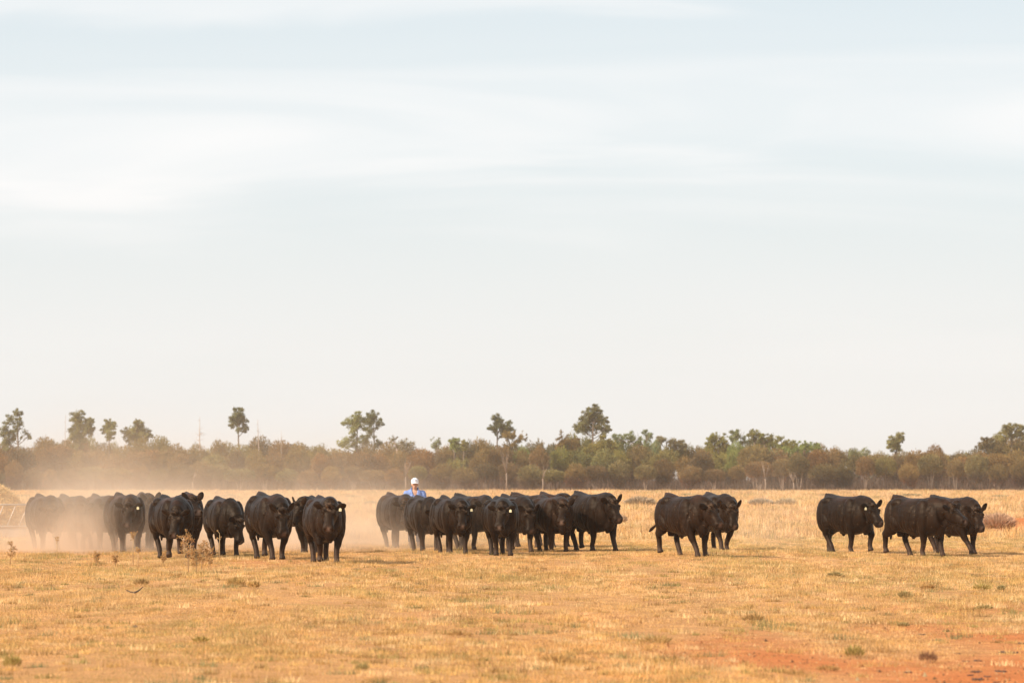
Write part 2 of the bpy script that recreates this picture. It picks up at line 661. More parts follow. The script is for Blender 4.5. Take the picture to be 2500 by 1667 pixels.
def make_bull(spec):
    """spec: u (trunk centre, px), v (feet, px), head (deg, 0 = to the right, -90 = at the camera), legs, neck, tags ..."""
    u, v, hd = spec['u'], spec['v'], spec['hd']
    k = spec.get('k', 1.0) * 1.005
    D = dist_of(v)
    p0 = at(u, v, D)
    root = empty('bull', (p0.x, p0.y, gzf(p0.x, p0.y)), R(hd))
    root.scale = (k * .92, k * .96, k)
    fat = spec.get('fat', 1.0)
    S = Shape()
    T = [(-0.93, 1.05, .22, .18), (-0.88, 1.01, .33, .28), (-0.78, .985, .385, .335), (-0.60, .96, .415, .365),
         (-0.42, .93, .42, .395), (-0.2, .905, .43, .425), (0.0, .89, .45, .44), (0.2, .885, .465, .43), (0.38, .885, .46, .39),
         (0.54, .895, .44, .355), (0.70, .905, .40, .32), (0.84, .92, .35, .28), (0.93, .93, .26, .21)]
    rb = random.Random(int(u))
    f1, f2, f3, ph = rb.uniform(.89, 1.0), rb.uniform(.94, 1.0), rb.uniform(-.03, .03), rb.uniform(0, 6.28)
    S.loft([((x, .018 * math.sin(x * 2.5 + ph), z + f3 * (1 - f2) + .012 * math.sin(x * 4 + ph)), a_ * fat * f1 * (1 + .03 * math.sin(x * 3 + ph)), b_ * f2) for x, z, b_, a_ in T], 28, pw=2.25)
    # hips, tail head, rump, thighs, shoulders, brisket, sheath
    S.loft([((-0.15, 0, 1.22), .10, .06), ((-0.45, 0, 1.275), .14, .08), ((-0.66, 0, 1.32), .13, .08), ((-0.78, 0, 1.35), .085, .065), ((-0.86, 0, 1.33), .05, .05), ((-0.93, 0, 1.24), .04, .05)], 12)
    for y in (-1, 1):
        S.blob((-0.50, .20 * y, 1.21), (.22, .13, .12))
        S.blob((-0.68, .205 * y, .88), (.26, .18, .41))
        S.blob((-0.50, .25 * y, .78), (.22, .14, .22))
        S.blob((0.46, .235 * y, .92), (.25, .165, .38))
        S.blob((0.56, .20 * y, .78), (.17, .13, .2))
    S.blob((0.46, 0, 1.25), (.30, .15, .10))
    S.blob((0.84, 0, .66), (.15, .15, .21))
    S.loft([((0.80, 0, .80), .13, .13), ((0.80, 0, .62), .10, .12), ((0.78, 0, .50), .065, .085), ((0.76, 0, .42), .035, .045)], 12, (0, 1, 0.01))
    S.loft([((0.10, 0, .50), .07, .05), ((-0.12, 0, .475), .06, .06), ((-0.26, 0, .49), .05, .05)], 10)
    S.blob((-0.14, 0, .44), (.06, .045, .06))
    # scrotum
    S.loft([((-0.62, 0, .72), .07, .06), ((-0.63, 0, .58), .085, .07), ((-0.63, 0, .49), .10, .075), ((-0.63, 0, .435), .07, .05)], 12, (1, 0, 0))
    # legs: forward offsets of the hooves, LF RF LH RH, and lift
    lg = spec.get('legs', (0.18, -0.12, -0.1, 0.15))
    lift = spec.get('lift', (0, 0, 0, 0))
    lg = [q * 1.25 for q in lg]
    for i, (dx, lf) in enumerate(zip(lg[:2], lift[:2])):
        y = 1 if i == 0 else -1
        hx = 0.50 + dx
        kx = 0.52 + dx * .5 + (0.10 if lf else 0)
        kz = 0.385 + lf * .6
        fz = 0.13 + lf
        fx = hx - (0.06 if lf else 0.0)
        hipx = 0.50 + dx * 0.08
        S.loft([((hipx, .25 * y, .92), .13, .20), ((hipx + dx * .12, .255 * y, .74), .125, .165), ((0.51 + dx * .25, .235 * y, .60), .118, .14),
                ((kx * .6 + (0.51 + dx * .25) * .4, .21 * y, .48), .092, .106), ((kx, .197 * y, kz), .082, .088), ((kx * .72 + fx * .28, .175 * y, kz * .7 + fz * .3), .066, .070),
                ((kx * .3 + fx * .7, .160 * y, kz * .3 + fz * .7), .061, .066), ((fx, .160 * y, fz), .060, .064), ((fx + .02, .160 * y, fz - .055), .056, .060),
                ((fx + .03, .160 * y, fz - .09), .070, .078), ((fx + .04, .160 * y, fz - .13), .076, .09)], 14, (1, 0, 0.0))
    for i, (dx, lf) in enumerate(zip(lg[2:], lift[2:])):
        y = 1 if i == 0 else -1
        hx = -0.68 + dx
        kx = -0.80 + dx * .62
        kz = 0.44 + lf * .5
        fx, fz = hx - (0.05 if lf else 0), 0.13 + lf
        S.loft([((-0.64, .22 * y, 1.0), .14, .25), ((-0.62 + dx * .1, .235 * y, .80), .14, .25), ((-0.66 + dx * .3, .225 * y, .66), .118, .195),
                ((-0.72 + dx * .45, .21 * y, .545), .088, .132), ((kx, .197 * y, kz), .068, .092), ((kx * .85 + fx * .15, .175 * y, kz * .8 + fz * .2), .064, .080),
                ((kx * .4 + fx * .6, .160 * y, kz * .35 + fz * .65), .061, .066), ((fx, .160 * y, fz), .060, .064), ((fx + .02, .160 * y, fz - .055), .055, .060),
                ((fx + .03, .160 * y, fz - .09), .070, .078), ((fx + .04, .160 * y, fz - .13), .074, .09)], 14, (1, 0, 0.0))
    # head: yaw (left +) and height of the poll, pitch of the face below level
    hy, hz, pitch = spec.get('neck', (0, 1.27, 55))
    reach = spec.get('reach', 1.19)
    an = R(hy)
    nb = Vector((0.62, 0, 1.00))
    Pp = Vector((0.60 + math.cos(an * .8) * (reach - 0.60), math.sin(an * .8) * (reach - 0.45), hz))
    yaw = R(spec.get('face', hy * 1.3))
    pr = R(pitch)
    d = Vector((math.cos(yaw) * math.cos(pr), math.sin(yaw) * math.cos(pr), -math.sin(pr)))
    uu = Vector((math.cos(yaw) * math.sin(pr), math.sin(yaw) * math.sin(pr), math.cos(pr)))
    side = uu.cross(d).normalized()
    HK = 1.12
    d, uu, side = d * HK, uu * HK, side * HK
    back = Pp - d * 0.03 - uu * 0.13
    m1 = nb.lerp(back, .38) + Vector((0, 0, .02))
    m2 = nb.lerp(back, .72) + Vector((0, 0, .02))
    S.loft([(Vector((.36, 0, .98)), .25, .34), (nb, .27, .38), (m1, .24, .33), (m2, .20, .27), (back, .165, .20), (back + d * .05, .12, .13)], 20)
    # crest and throat
    S.loft([(Vector((.42, 0, 1.24)), .09, .07), (m1 + Vector((0, 0, .22)), .10, .08), (m2 + Vector((0, 0, .16)), .09, .07), (Pp - uu * .05 - d * .02, .08, .06)], 10)
    jaw = Pp + d * .20 - uu * .24
    S.loft([(jaw, .05, .06), (jaw.lerp(Vector((.86, 0, .72)), .45) + Vector((-.05, 0, .03)), .06, .14), (Vector((.86, 0, .72)), .07, .12), (Vector((.80, 0, .60)), .08, .08)], 10)
    hs = [(-.06, .105, .06, .02), (-.03, .138, .105, .0), (.03, .150, .128, .0), (.09, .152, .146, 0), (.15, .150, .156, 0), (.21, .122, .150, 0), (.27, .096, .128, 0),
          (.33, .088, .106, 0), (.375, .100, .100, .004), (.42, .114, .096, .002), (.455, .110, .084, -.004), (.475, .088, .060, -.012)]
    S.loft([(Pp + d * t0 - uu * (b0 + dz * -1), a0 * HK, b0 * HK) for t0, a0, b0, dz in hs], 20, tuple(uu), 2.9)
    S.blob(Pp + d * .0 - uu * .005, (.10, .10, .062))
    S.blob(Pp + d * .40 - uu * .175, (.07, .07, .045))
    for y in (-1, 1):
        S.blob(Pp + d * .115 - uu * .03 + side * (.112 * y), (.05, .042, .04), nu=8, nv=6)     # brow
        S.blob(Pp + d * .445 - uu * .035 + side * (.062 * y), (.036, .034, .034), nu=8, nv=6)   # nostril rim
        e0 = Pp + d * .03 - uu * .06 + side * (.10 * y)
        er = spec.get('ears', (0.15, 0.15))[0 if y > 0 else 1]
        ed = (side * y * 1.0 + Vector((0, 0, 1)) * (er + .12) - d * .12).normalized()
        S.loft([(e0, .028, .028), (e0 + ed * .05, .042, .026), (e0 + ed * .11, .070, .022), (e0 + ed * .17, .070, .018), (e0 + ed * .215, .045, .015), (e0 + ed * .245, .016, .012)],
               12, tuple(d), 2.0) if False else S.loft(
            [(e0, .028, .028), (e0 + ed * .05, .026, .045), (e0 + ed * .11, .028, .080), (e0 + ed * .17, .026, .080), (e0 + ed * .225, .024, .056), (e0 + ed * .26, .018, .026)],
            12, tuple((uu * .6 - d * .55)), 2.0)
    # tail
    sw = spec.get('tail', 0.0)
    tp = [Vector((-0.84, 0, 1.40)), Vector((-0.95, 0, 1.26)), Vector((-0.98 - sw * .05, 0.02, 1.0)), Vector((-0.99 - sw * .22, .02, .78)),
          Vector((-1.0 - sw * .42, .02, .62 + sw * .04)), Vector((-1.0 - sw * .6, .02, .48 + sw * .1)), Vector((-1.0 - sw * .72, .02, .36 + sw * .16))]
    S.tube(tp, [.045, .035, .026, .023, .032, .045, .02], 8)
    me = S.skin('body', 0.017, 4, 0.5)
    V = coords(me)
    Nn = normals(me)
    sd_ = int(u * 7) % 997
    # muscle and hide unevenness
    h = (fbm(V[:, 0] * 1.0 + V[:, 1] * .5, V[:, 2] + V[:, 1], 0.26, 3, sd_) - .5) * 0.015
    h *= smoothstep(.42, .6, V[:, 2])
    hair = np.exp(-(((V - np.array(Pp - uu * .02 + d * .02)) ** 2).sum(1)) / .016)
    h += hair * (hash2(np.floor(V[:, 0] * 45), np.floor(V[:, 1] * 45 + V[:, 2] * 61), 5) - .5) * .022
    # crease behind the shoulder
    cr = np.exp(-((V[:, 0] - (.20 + .05 * np.sin(V[:, 2] * 6))) / .03) ** 2) * smoothstep(.18, .3, np.abs(V[:, 1])) * smoothstep(1.2, 1.0, V[:, 2]) * smoothstep(.5, .7, V[:, 2])
    h -= cr * .020
    # flank hollow
    fl = np.exp(-((V[:, 0] + .36) / .10) ** 2 - ((V[:, 2] - .95) / .22) ** 2) * smoothstep(.2, .3, np.abs(V[:, 1]))
    h -= fl * .035
    # folds: in front of the shoulder, stifle line, elbow
    for (fx_, fz_0, fz_1, sl, dp) in ((.66, .62, 1.05, .25, .018), (-.36, .58, .86, -.55, .022), (.36, .52, .80, .5, .02), (-.02, .55, 1.0, .1, .007), (-.14, .55, 1.0, .1, .006)):
        q_ = np.exp(-((V[:, 0] - fx_ - sl * (V[:, 2] - .75)) / .028) ** 2) * smoothstep(fz_0 - .06, fz_0 + .04, V[:, 2]) * smoothstep(fz_1 + .08, fz_1 - .04, V[:, 2]) * smoothstep(.12, .2, np.abs(V[:, 1]))
        h -= q_ * dp
    V2 = V + Nn * h[:, None]
    me.vertices.foreach_set('co', V2.astype(np.float32).ravel())
    me.update()
    # colour
    C = np.tile(BLACK, (len(V), 1)) * 1.0
    rs = spec.get('rust', 0.3)
    rm = smoothstep(1.12, 1.32, V[:, 2]) * np.clip((fbm(V[:, 0], V[:, 1] + V[:, 2], .35, 2, sd_ + 4) - .38) * 3, 0, 1) * rs
    C = C * (1 - rm[:, None]) + RUST * rm[:, None]
    lm = smoothstep(.42, .12, V[:, 2])[:, None] * .75
    C = C * (1 - lm) + LEGD * lm
    Mz = np.array(Pp + d * .475 - uu * .05)
    mm = (np.exp(-((V - Mz) ** 2).sum(1) / .0030) * .85)[:, None]
    C = C * (1 - mm) + MUZ * mm
    for y in (-1, 1):
        nz_ = np.array(Pp + d * .475 - uu * .04 + side * (.062 * y))
        m_ = (np.exp(-((V - nz_) ** 2).sum(1) / .0009))[:, None]
        C = C * (1 - m_) + np.array([.01, .007, .006]) * m_
    fz_ = (hair * (hash2(np.floor(V[:, 0] * 40), np.floor(V[:, 1] * 40 + V[:, 2] * 33), 8) > .72))[:, None] * .8
    C = C * (1 - fz_) + np.array([.11, .075, .05]) * fz_
    # dust splashes
    spk = ((hash2(np.floor(V[:, 0] * 50), np.floor(V[:, 1] * 50 + V[:, 2] * 71), 18) > .996))[:, None] * .5
    C = C * (1 - spk) + np.array([.14, .10, .07]) * spk
    setcol(me, C)
    link('body', me, root, [M_hide])
    for y in (-1, 1):
        e = link('eye', EYE, root)
        e.location = Pp + d * .155 - uu * .072 + side * (.128 * y)
    for y in spec.get('tags', ()):
        er = spec.get('ears', (0.15, 0.15))[0 if y > 0 else 1]
        ed = (side * y * 1.0 + Vector((0, 0, 1)) * (er + .12) - d * .12).normalized()
        tg = link('ear_tag', TAGM, root)
        q = Pp + d * .055 - uu * .055 + side * (.10 * y) + ed * .13 + Vector((d.x, d.y, 0)).normalized() * .02
        tg.location = q
        # plate hangs down, flat side to where the bull looks
        tg.rotation_euler = (0, 0, yaw + math.pi / 2 * 0 + R(12 * y))
        tg.scale = (1, .82, .82)
        tg['label'] = 'pale yellow plastic ear tag'
    tag(root, spec['label'], 'bull', 'black bulls walking across the paddock')
    return root


BULLS = [
    dict(u=110, v=1338, hd=-69, neck=(-10, 1.02, 60), legs=(.16, -.1, -.12, .14), rust=.9,
         label='leftmost bull, brown with dust, beside the hay feeder'),
    dict(u=176, v=1337, hd=-63, neck=(-20, 1.13, 62), legs=(-.1, .18, .16, -.12), rust=.9,
         label='dust-veiled bull second from the left, its rump against the leftmost bull'),
    dict(u=250, v=1338, hd=-67, neck=(-6, 1.11, 55), legs=(.14, -.14, -.1, .12), rust=1.0,
         label='reddish dusty bull half hidden behind the leftmost ear tagged bull'),
    dict(u=351, v=1336, hd=-80, k=1.02, neck=(10, 1.26, 40), legs=(.05, -.12, -.1, .1), ears=(1.71, 0.95), rust=.6,
         label='bull behind the leftmost ear tagged bull, one ear raised'),
    dict(u=305, v=1343, hd=-70, k=1.03, neck=(-20, 1.13, 62), legs=(.14, -.1, -.1, .15), tags=(1,), ears=(0.05, 0.12), rust=.8, fat=1.0,
         label='ear tagged bull among the dusty bulls at the left, facing the camera'),
    dict(u=456, v=1350, hd=-84, k=1.03, neck=(12, 1.26, 30), legs=(.1, -.1, .1, -.1), ears=(1.80, 1.33), rust=.5,
         label='mostly hidden bull at the tall weeds, only ears and one flank showing'),
    dict(u=420, v=1361, hd=-69, k=1.0, neck=(-24, 1.01, 66), legs=(.2, -.12, -.16, .16), lift=(0, .06, 0, 0), ears=(0.30, 0.30), rust=.7,
         label='bull with lowered head walking up behind the tallest dry weeds'),
    dict(u=547, v=1357, hd=-72, k=0.95, neck=(16, 0.84, 82), reach=1.14, face=34, legs=(.1, -.12, -.1, .12), ears=(0.95, 0.30), rust=.6,
         label='bull with head hanging almost to its knees, right of the tall weeds'),
    dict(u=658, v=1366, hd=-70, k=1.03, neck=(-4, 1.03, 66), face=-8, legs=(-.06, .22, -.2, .16), lift=(0, 0, .05, 0), ears=(1.42, 1.04), rust=.5, fat=1.03,
         label='broad striding bull with one raised ear, left of the foremost bull'),
    dict(u=757, v=1349, hd=-90, k=.97, neck=(-26, 1.22, 60), face=-44, legs=(.1, -.16, .1, -.16), ears=(1.52, 1.71), rust=.4,
         label='bull standing behind the foremost bull, looking out past its left side'),
    dict(u=792, v=1375, hd=-78, k=.99, neck=(-8, 1.20, 62), face=-16, legs=(.14, -.04, -.1, .1), lift=(0, .04, 0, 0), ears=(0.05, 0.20), tags=(1,), rust=.25,
         label='foremost bull, curly forehead, ears level, pale tag in one ear'),
    dict(u=972, v=1336, hd=-69, k=1.0, neck=(-18, 1.13, 62), legs=(.16, -.12, -.12, .14), rust=.6,
         label='bull standing left of the man in the blue shirt, its feet in the dust'),
    dict(u=1036, v=1345, hd=-74, k=.96, neck=(6, 0.97, 62), face=14, legs=(.12, -.1, -.1, .12), ears=(0.20, 0.30), rust=.6,
         label='bull directly in front of the man in the blue shirt, with lowered head'),
    dict(u=1103, v=1351, hd=-72, k=.97, neck=(-8, 1.14, 60), face=-16, legs=(.12, -.08, -.14, .14), ears=(0.10, 0.20), tags=(1,), rust=.6,
         label='ear-tagged bull just right of the man in the blue shirt, facing the camera'),
    dict(u=1154, v=1342, hd=-57, k=.99, neck=(-26, 1.15, 50), face=-40, legs=(.12, -.16, -.12, .14), ears=(0.40, 0.40), rust=.3,
         label='bull with deep dewlap, seen between two ear tagged bulls in mid herd'),
    dict(u=1222, v=1355, hd=-82, k=.96, neck=(-14, 1.15, 62), face=-24, legs=(.1, -.1, -.12, .12), ears=(0.05, 0.10), tags=(1,), rust=.1,
         label='dark ear tagged bull right of the deep dewlapped one in mid herd'),
    dict(u=1255, v=1346, hd=-69, k=.99, neck=(-2, 1.01, 66), face=-6, legs=(.22, -.14, -.14, .18), lift=(0, .07, 0, 0), ears=(1.33, 0.95), rust=.15,
         label='striding bull with lowered head and raised ear in mid herd'),
    dict(u=1300, v=1336, hd=-49, k=1.0, neck=(0, 1.11, 55), legs=(.12, -.12, -.12, .12), rust=.4,
         label='bull showing back and belly behind the striding raised ear bull'),
    dict(u=1350, v=1334, hd=-68, k=1.0, neck=(0, 1.21, 45), legs=(.1, -.12, -.1, .12), ears=(1.14, 1.14), rust=.4,
         label='rearmost bull, only hump and ear tips above the backs'),
    dict(u=1347, v=1346, hd=-69, k=.97, neck=(-14, 1.18, 52), face=-30, legs=(.08, -.1, -.14, .14), ears=(0.95, 0.95), rust=.35,
         label='bull with its muzzle at the rump of the big humped bull'),
    dict(u=1446, v=1345, hd=-61, k=1.03, neck=(-6, 1.18, 52), face=-2, legs=(.28, -.18, -.10, .10), lift=(0, 0, .06, 0), ears=(1.71, 0.40), rust=.2, fat=1.03,
         label='big humped bull at the right end of the middle group'),
    dict(u=1752, v=1343, hd=-74, k=1.01, neck=(0, 1.06, 64), face=-6, legs=(-.22, .22, -.1, .12), ears=(1.71, 0.30), rust=.3,
         label='bull behind the tail flicking bull, one ear up'),
    dict(u=1672, v=1362, hd=-61, k=.99, neck=(4, 1.13, 48), face=6, legs=(.12, .26, .12, -.14), lift=(0, 0, 0, .07), tail=1.0, ears=(0.95, 0.20), rust=.4,
         label='bull flicking its tail out, front one of the separate pair'),
    dict(u=2068, v=1349, hd=-57, k=.99, neck=(-6, 1.13, 48), face=-4, legs=(.24, -.12, -.24, .2), lift=(.05, 0, 0, 0), ears=(1.14, 0.20), tags=(-1,), rust=.4,
         label='ear tagged left bull of the trio at the right'),
    dict(u=2326, v=1351, hd=-57, k=.98, neck=(-14, 1.07, 55), face=-20, legs=(.10, .34, -.12, .14), ears=(1.33, 0.40), rust=.15,
         label='rightmost bull, striding beside the dead brown bush'),
    dict(u=2240, v=1356, hd=-53, k=.99, neck=(8, 1.16, 36), face=10, legs=(.16, -.12, .16, -.22), lift=(0, 0, 0, .07), ears=(0.30, 0.10), rust=.5,
         label='middle bull of the trio at the right, one hind hoof lifted'),
]
for b_ in BULLS:
    make_bull(b_)

# ------------------------------------------------------------------ the man
M_skin = simple_mat('skin', (0.52, 0.27, 0.17), 0.55, 0.08)
M_shirt = simple_mat('blue_shirt', (0.165, 0.25, 0.52), 0.85, 0.12, 9.0, 0.01)
M_trouser = simple_mat('dark_trousers', (0.03, 0.035, 0.055), 0.85, 0.1)
M_boot = simple_mat('brown_boots', (0.08, 0.045, 0.025), 0.6)
M_cap = simple_mat('white_cap', (0.82, 0.80, 0.80), 0.8)
M_capdark = simple_mat('cap_mark', (0.25, 0.22, 0.32), 0.8)
M_brimu = simple_mat('cap_brim', (0.75, 0.73, 0.72), 0.8)
M_hair = simple_mat('brown_hair', (0.05, 0.025, 0.015), 0.7)


def make_man():
    p0 = at(1012, 1335, 100.5)
    root = empty('person', (p0.x, p0.y, gzf(p0.x, p0.y)), R(6))
    root.scale = (1.05, 1.05, 1.0)
    # local: faces -Y (the camera), x to the picture's right; leans forward a little
    S = Shape()
    lean = -0.07
    S.loft([((0, 0, .92), .165, .115), ((0, 0, 1.05), .15, .105), ((0, -.02, 1.2), .165, .11), ((0, -.04, 1.35), .185, .115), ((0, -.05, 1.43), .15, .09), ((0, -.06, 1.47), .07, .06)], 20, (0, 1, 0))
    hc = Vector((0.0, -.085, 1.612))
    S.loft([((0, -.05, 1.42), .062, .062), ((0, -.07, 1.52), .055, .058), ((0, -.075, 1.56), .05, .055)], 14, (0, 1, 0))
    S.blob(hc + Vector((0, .005, .03)), (.078, .098, .105), nu=18, nv=12)
    S.loft([(hc + Vector((0, -.01, .03)), .072, .082), (hc + Vector((0, -.025, -.04)), .062, .066), (hc + Vector((0, -.035, -.085)), .042, .048), (hc + Vector((0, -.045, -.105)), .026, .03)], 14, (0, 1, 0))
    S.loft([(hc + Vector((0, -.092, .025)), .010, .012), (hc + Vector((0, -.106, -.005)), .014, .016), (hc + Vector((0, -.112, -.024)), .019, .015), (hc + Vector((0, -.095, -.034)), .014, .01)], 8, (0, 1, 0))
    for sx in (-1, 1):
        S.blob(hc + Vector((.081 * sx, .01, .0)), (.012, .022, .034), nu=8, nv=6)
        S.blob(hc + Vector((.03 * sx, -.078, .037)), (.026, .016, .010), nu=8, nv=6)
    S.loft([(hc + Vector((-.028, -.086, -.052)), .006, .006), (hc + Vector((0, -.096, -.05)), .009, .009), (hc + Vector((.028, -.086, -.052)), .006, .006)], 8)
    # arms: hang forward and down, elbows bent
    for sx in (-1, 1):
        sh = Vector((.185 * sx, -.03, 1.40))
        el = Vector((.27 * sx, -.04, 1.13))
        wr = Vector((.21 * sx, -.26, 1.02))
        S.loft([(sh + Vector((-.05 * sx, 0, 0)), .06, .06), (sh, .062, .062), (sh.lerp(el, .5), .05, .052), (el, .042, .042), (el.lerp(wr, .35), .042, .042), (wr, .027, .03)], 12)
        hdv = (wr - el).normalized()
        pc = wr + hdv * .05
        S.loft([(wr - hdv * .01, .024, .028), (wr + hdv * .03, .018, .038), (wr + hdv * .085, .016, .044), (wr + hdv * .10, .014, .04)], 12)
        for q in range(4):
            off = Vector((0, 0, (q - 1.5) * .021))
            a0 = wr + hdv * .092 + off
            L_ = (.062, .074, .078, .066)[3 - q]
            cu = Vector((-.35 * sx, 0, -.25))
            S.tube([a0, a0 + (hdv + cu * .3).normalized() * L_ * .5, a0 + (hdv + cu * .3).normalized() * L_ * .5 + (hdv + cu * 1.2).normalized() * L_ * .3,
                    a0 + (hdv + cu * .3).normalized() * L_ * .5 + (hdv + cu * 1.2).normalized() * L_ * .3 + (hdv * .5 + cu * 2).normalized() * L_ * .25], [.0095, .0092, .0085, .007], 8)
        t0 = wr + hdv * .03 + Vector((0, 0, .03))
        S.tube([t0, t0 + Vector((-.012 * sx, -.03, .032)), t0 + Vector((-.02 * sx, -.062, .042))], [.013, .011, .009], 8)
    # legs
    for sx in (-1, 1):
        S.loft([((.085 * sx, 0, .95), .09, .1), ((.09 * sx, 0, .75), .082, .088), ((.095 * sx, -.01, .5), .056, .06), ((.095 * sx, .01, .33), .054, .058), ((.1 * sx, .01, .1), .036, .04), ((.1 * sx, 0, .05), .04, .05)], 12, (0, 1, 0))
        S.loft([((.1 * sx, .06, .04), .032, .03), ((.105 * sx, -.04, .045), .04, .035), ((.11 * sx, -.15, .03), .042, .024)], 10)
    body = S.skin('body', 0.0085, 2, .5)
    link('body', body, root, [M_skin])
    # shirt
    S = Shape()
    S.loft([((0, 0, .90), .185, .135), ((0, 0, 1.05), .175, .13), ((0, -.02, 1.2), .19, .135), ((0, -.04, 1.33), .215, .14), ((0, -.05, 1.42), .18, .115), ((0, -.06, 1.47), .105, .085), ((0, -.062, 1.49), .078, .075)], 22, (0, 1, 0))
    for sx in (-1, 1):
        sh = Vector((.185 * sx, -.03, 1.385))
        el = Vector((.27 * sx, -.04, 1.13))
        wr = Vector((.21 * sx, -.26, 1.02))
        S.loft([(sh + Vector((-.08 * sx, 0, .01)), .085, .085), (sh + Vector((.015 * sx, 0, 0)), .088, .085), (sh.lerp(el, .5), .073, .075), (el, .066, .066), (el.lerp(wr, .5), .055, .055), (wr, .042, .045)], 14)
        # collar wings
        S.loft([((.02 * sx, -.165, 1.36), .018, .012), ((.05 * sx, -.14, 1.42), .034, .016), ((.078 * sx, -.09, 1.50), .03, .016), ((.06 * sx, -.0, 1.53), .03, .015)], 10, (0, 1, 0))
    sh_ = S.skin('shirt', 0.011, 2, .5)
    V = coords(sh_); Nn = normals(sh_)
    h = (fbm(V[:, 0] + V[:, 1], V[:, 2] - V[:, 0], .07, 2, 3) - .5) * .03
    # open neck: a V cut into the chest
    vcut = smoothstep(.045, .0, np.abs(V[:, 0]) - (V[:, 2] - 1.30) * .28) * (V[:, 1] < -.08) * (V[:, 2] > 1.33)
    V = V + Nn * h[:, None]
    V[:, 1] += vcut * .06
    sh_.vertices.foreach_set('co', V.astype(np.float32).ravel())
    sh_.update()
    so = link('shirt', sh_, root, [M_shirt])
    # trousers
    S = Shape()
    S.loft([((0, 0, .80), .15, .12), ((0, 0, .88), .175, .128), ((0, 0, .97), .168, .12)], 18, (0, 1, 0))
    for sx in (-1, 1):
        S.loft([((.085 * sx, 0, .9), .098, .11), ((.09 * sx, 0, .72), .092, .098), ((.095 * sx, -.01, .5), .07, .075), ((.1 * sx, .01, .12), .062, .066)], 14, (0, 1, 0))
    link('trousers', S.skin('trousers', 0.012, 2), root, [M_trouser])
    S = Shape()
    for sx in (-1, 1):
        S.loft([((.1 * sx, .01, .16), .048, .05), ((.1 * sx, .0, .07), .05, .06), ((.1 * sx, -.01, .02), .05, .07)], 12, (0, 1, 0))
        S.loft([((.1 * sx, .075, .035), .044, .035), ((.105 * sx, -.04, .045), .052, .045), ((.11 * sx, -.17, .03), .048, .03), ((.11 * sx, -.20, .025), .03, .02)], 12)
    link('boots', S.skin('boots', 0.01, 2), root, [M_boot])
    # hair showing under the cap
    S = Shape()
    S.blob(hc + Vector((0, .03, .005)), (.088, .082, .075), nu=16, nv=10)
    link('hair', S.skin('hair', 0.01, 2), root, [M_hair])
    # cap: tall front crown, short brim tipped down
    S = Shape()
    S.loft([(hc + Vector((0, .0, .045)), .094, .112), (hc + Vector((0, .0, .085)), .094, .110), (hc + Vector((0, -.005, .125)), .084, .098), (hc + Vector((0, -.005, .15)), .064, .075), (hc + Vector((0, -.0, .164)), .035, .04)], 24, (0, 1, 0))
    cap = link('cap', S.mesh('cap'), root, [M_cap])
    S = Shape()
    rows = []
    for i in range(13):
        a_ = math.pi * (i / 12)
        x = -math.cos(a_) * .088
        yf = -.09 - math.sin(a_) ** .7 * .075
        zc = .052 - abs(x) ** 2 * 2.2
        rows.append((hc + Vector((x, -.06, zc)), hc + Vector((x * 1.02, yf, zc - .022))))
    for off in (0, .006):
        for r0, r1 in rows:
            S.v.append(r0 + Vector((0, 0, off))); S.v.append(r1 + Vector((0, 0, off)))
    n_ = len(rows)
    for i in range(n_ - 1):
        a0 = i * 2
        S.f.append((a0, a0 + 1, a0 + 3, a0 + 2))
        b0 = n_ * 2 + i * 2
        S.f.append((b0, b0 + 2, b0 + 3, b0 + 1))
        S.f.append((a0 + 1, b0 + 1, b0 + 3, a0 + 3))
    link('brim', S.mesh('brim'), cap, [M_brimu])
    # the small two-line mark on the front of the cap (unreadable in the photo)
    S = Shape()
    for (cx_, cz_, w_, h_) in ((-.033, .108, .010, .004), (.012, .112, .022, .005), (.030, .108, .012, .0045), (.004, .099, .016, .0035), (-.012, .106, .008, .003)):
        S.box(hc + Vector((cx_, -.1085 + abs(cx_) * .25, cz_)), (w_, .004, h_))
    link('cap_mark', S.mesh('cap_mark', False), cap, [M_capdark])
    tag(root, 'man in a white cap and open-necked blue shirt, standing among the bulls', 'person')


make_man()

# ------------------------------------------------------------------ hay feeder and hay
M_pipe = simple_mat('pale_pipe', (0.48, 0.40, 0.33), 0.55, 0.15, 8.0, 0, 0.2)
M_sheet = simple_mat('feeder_sheet', (0.30, 0.24, 0.20), 0.7, 0.2, 3.0)


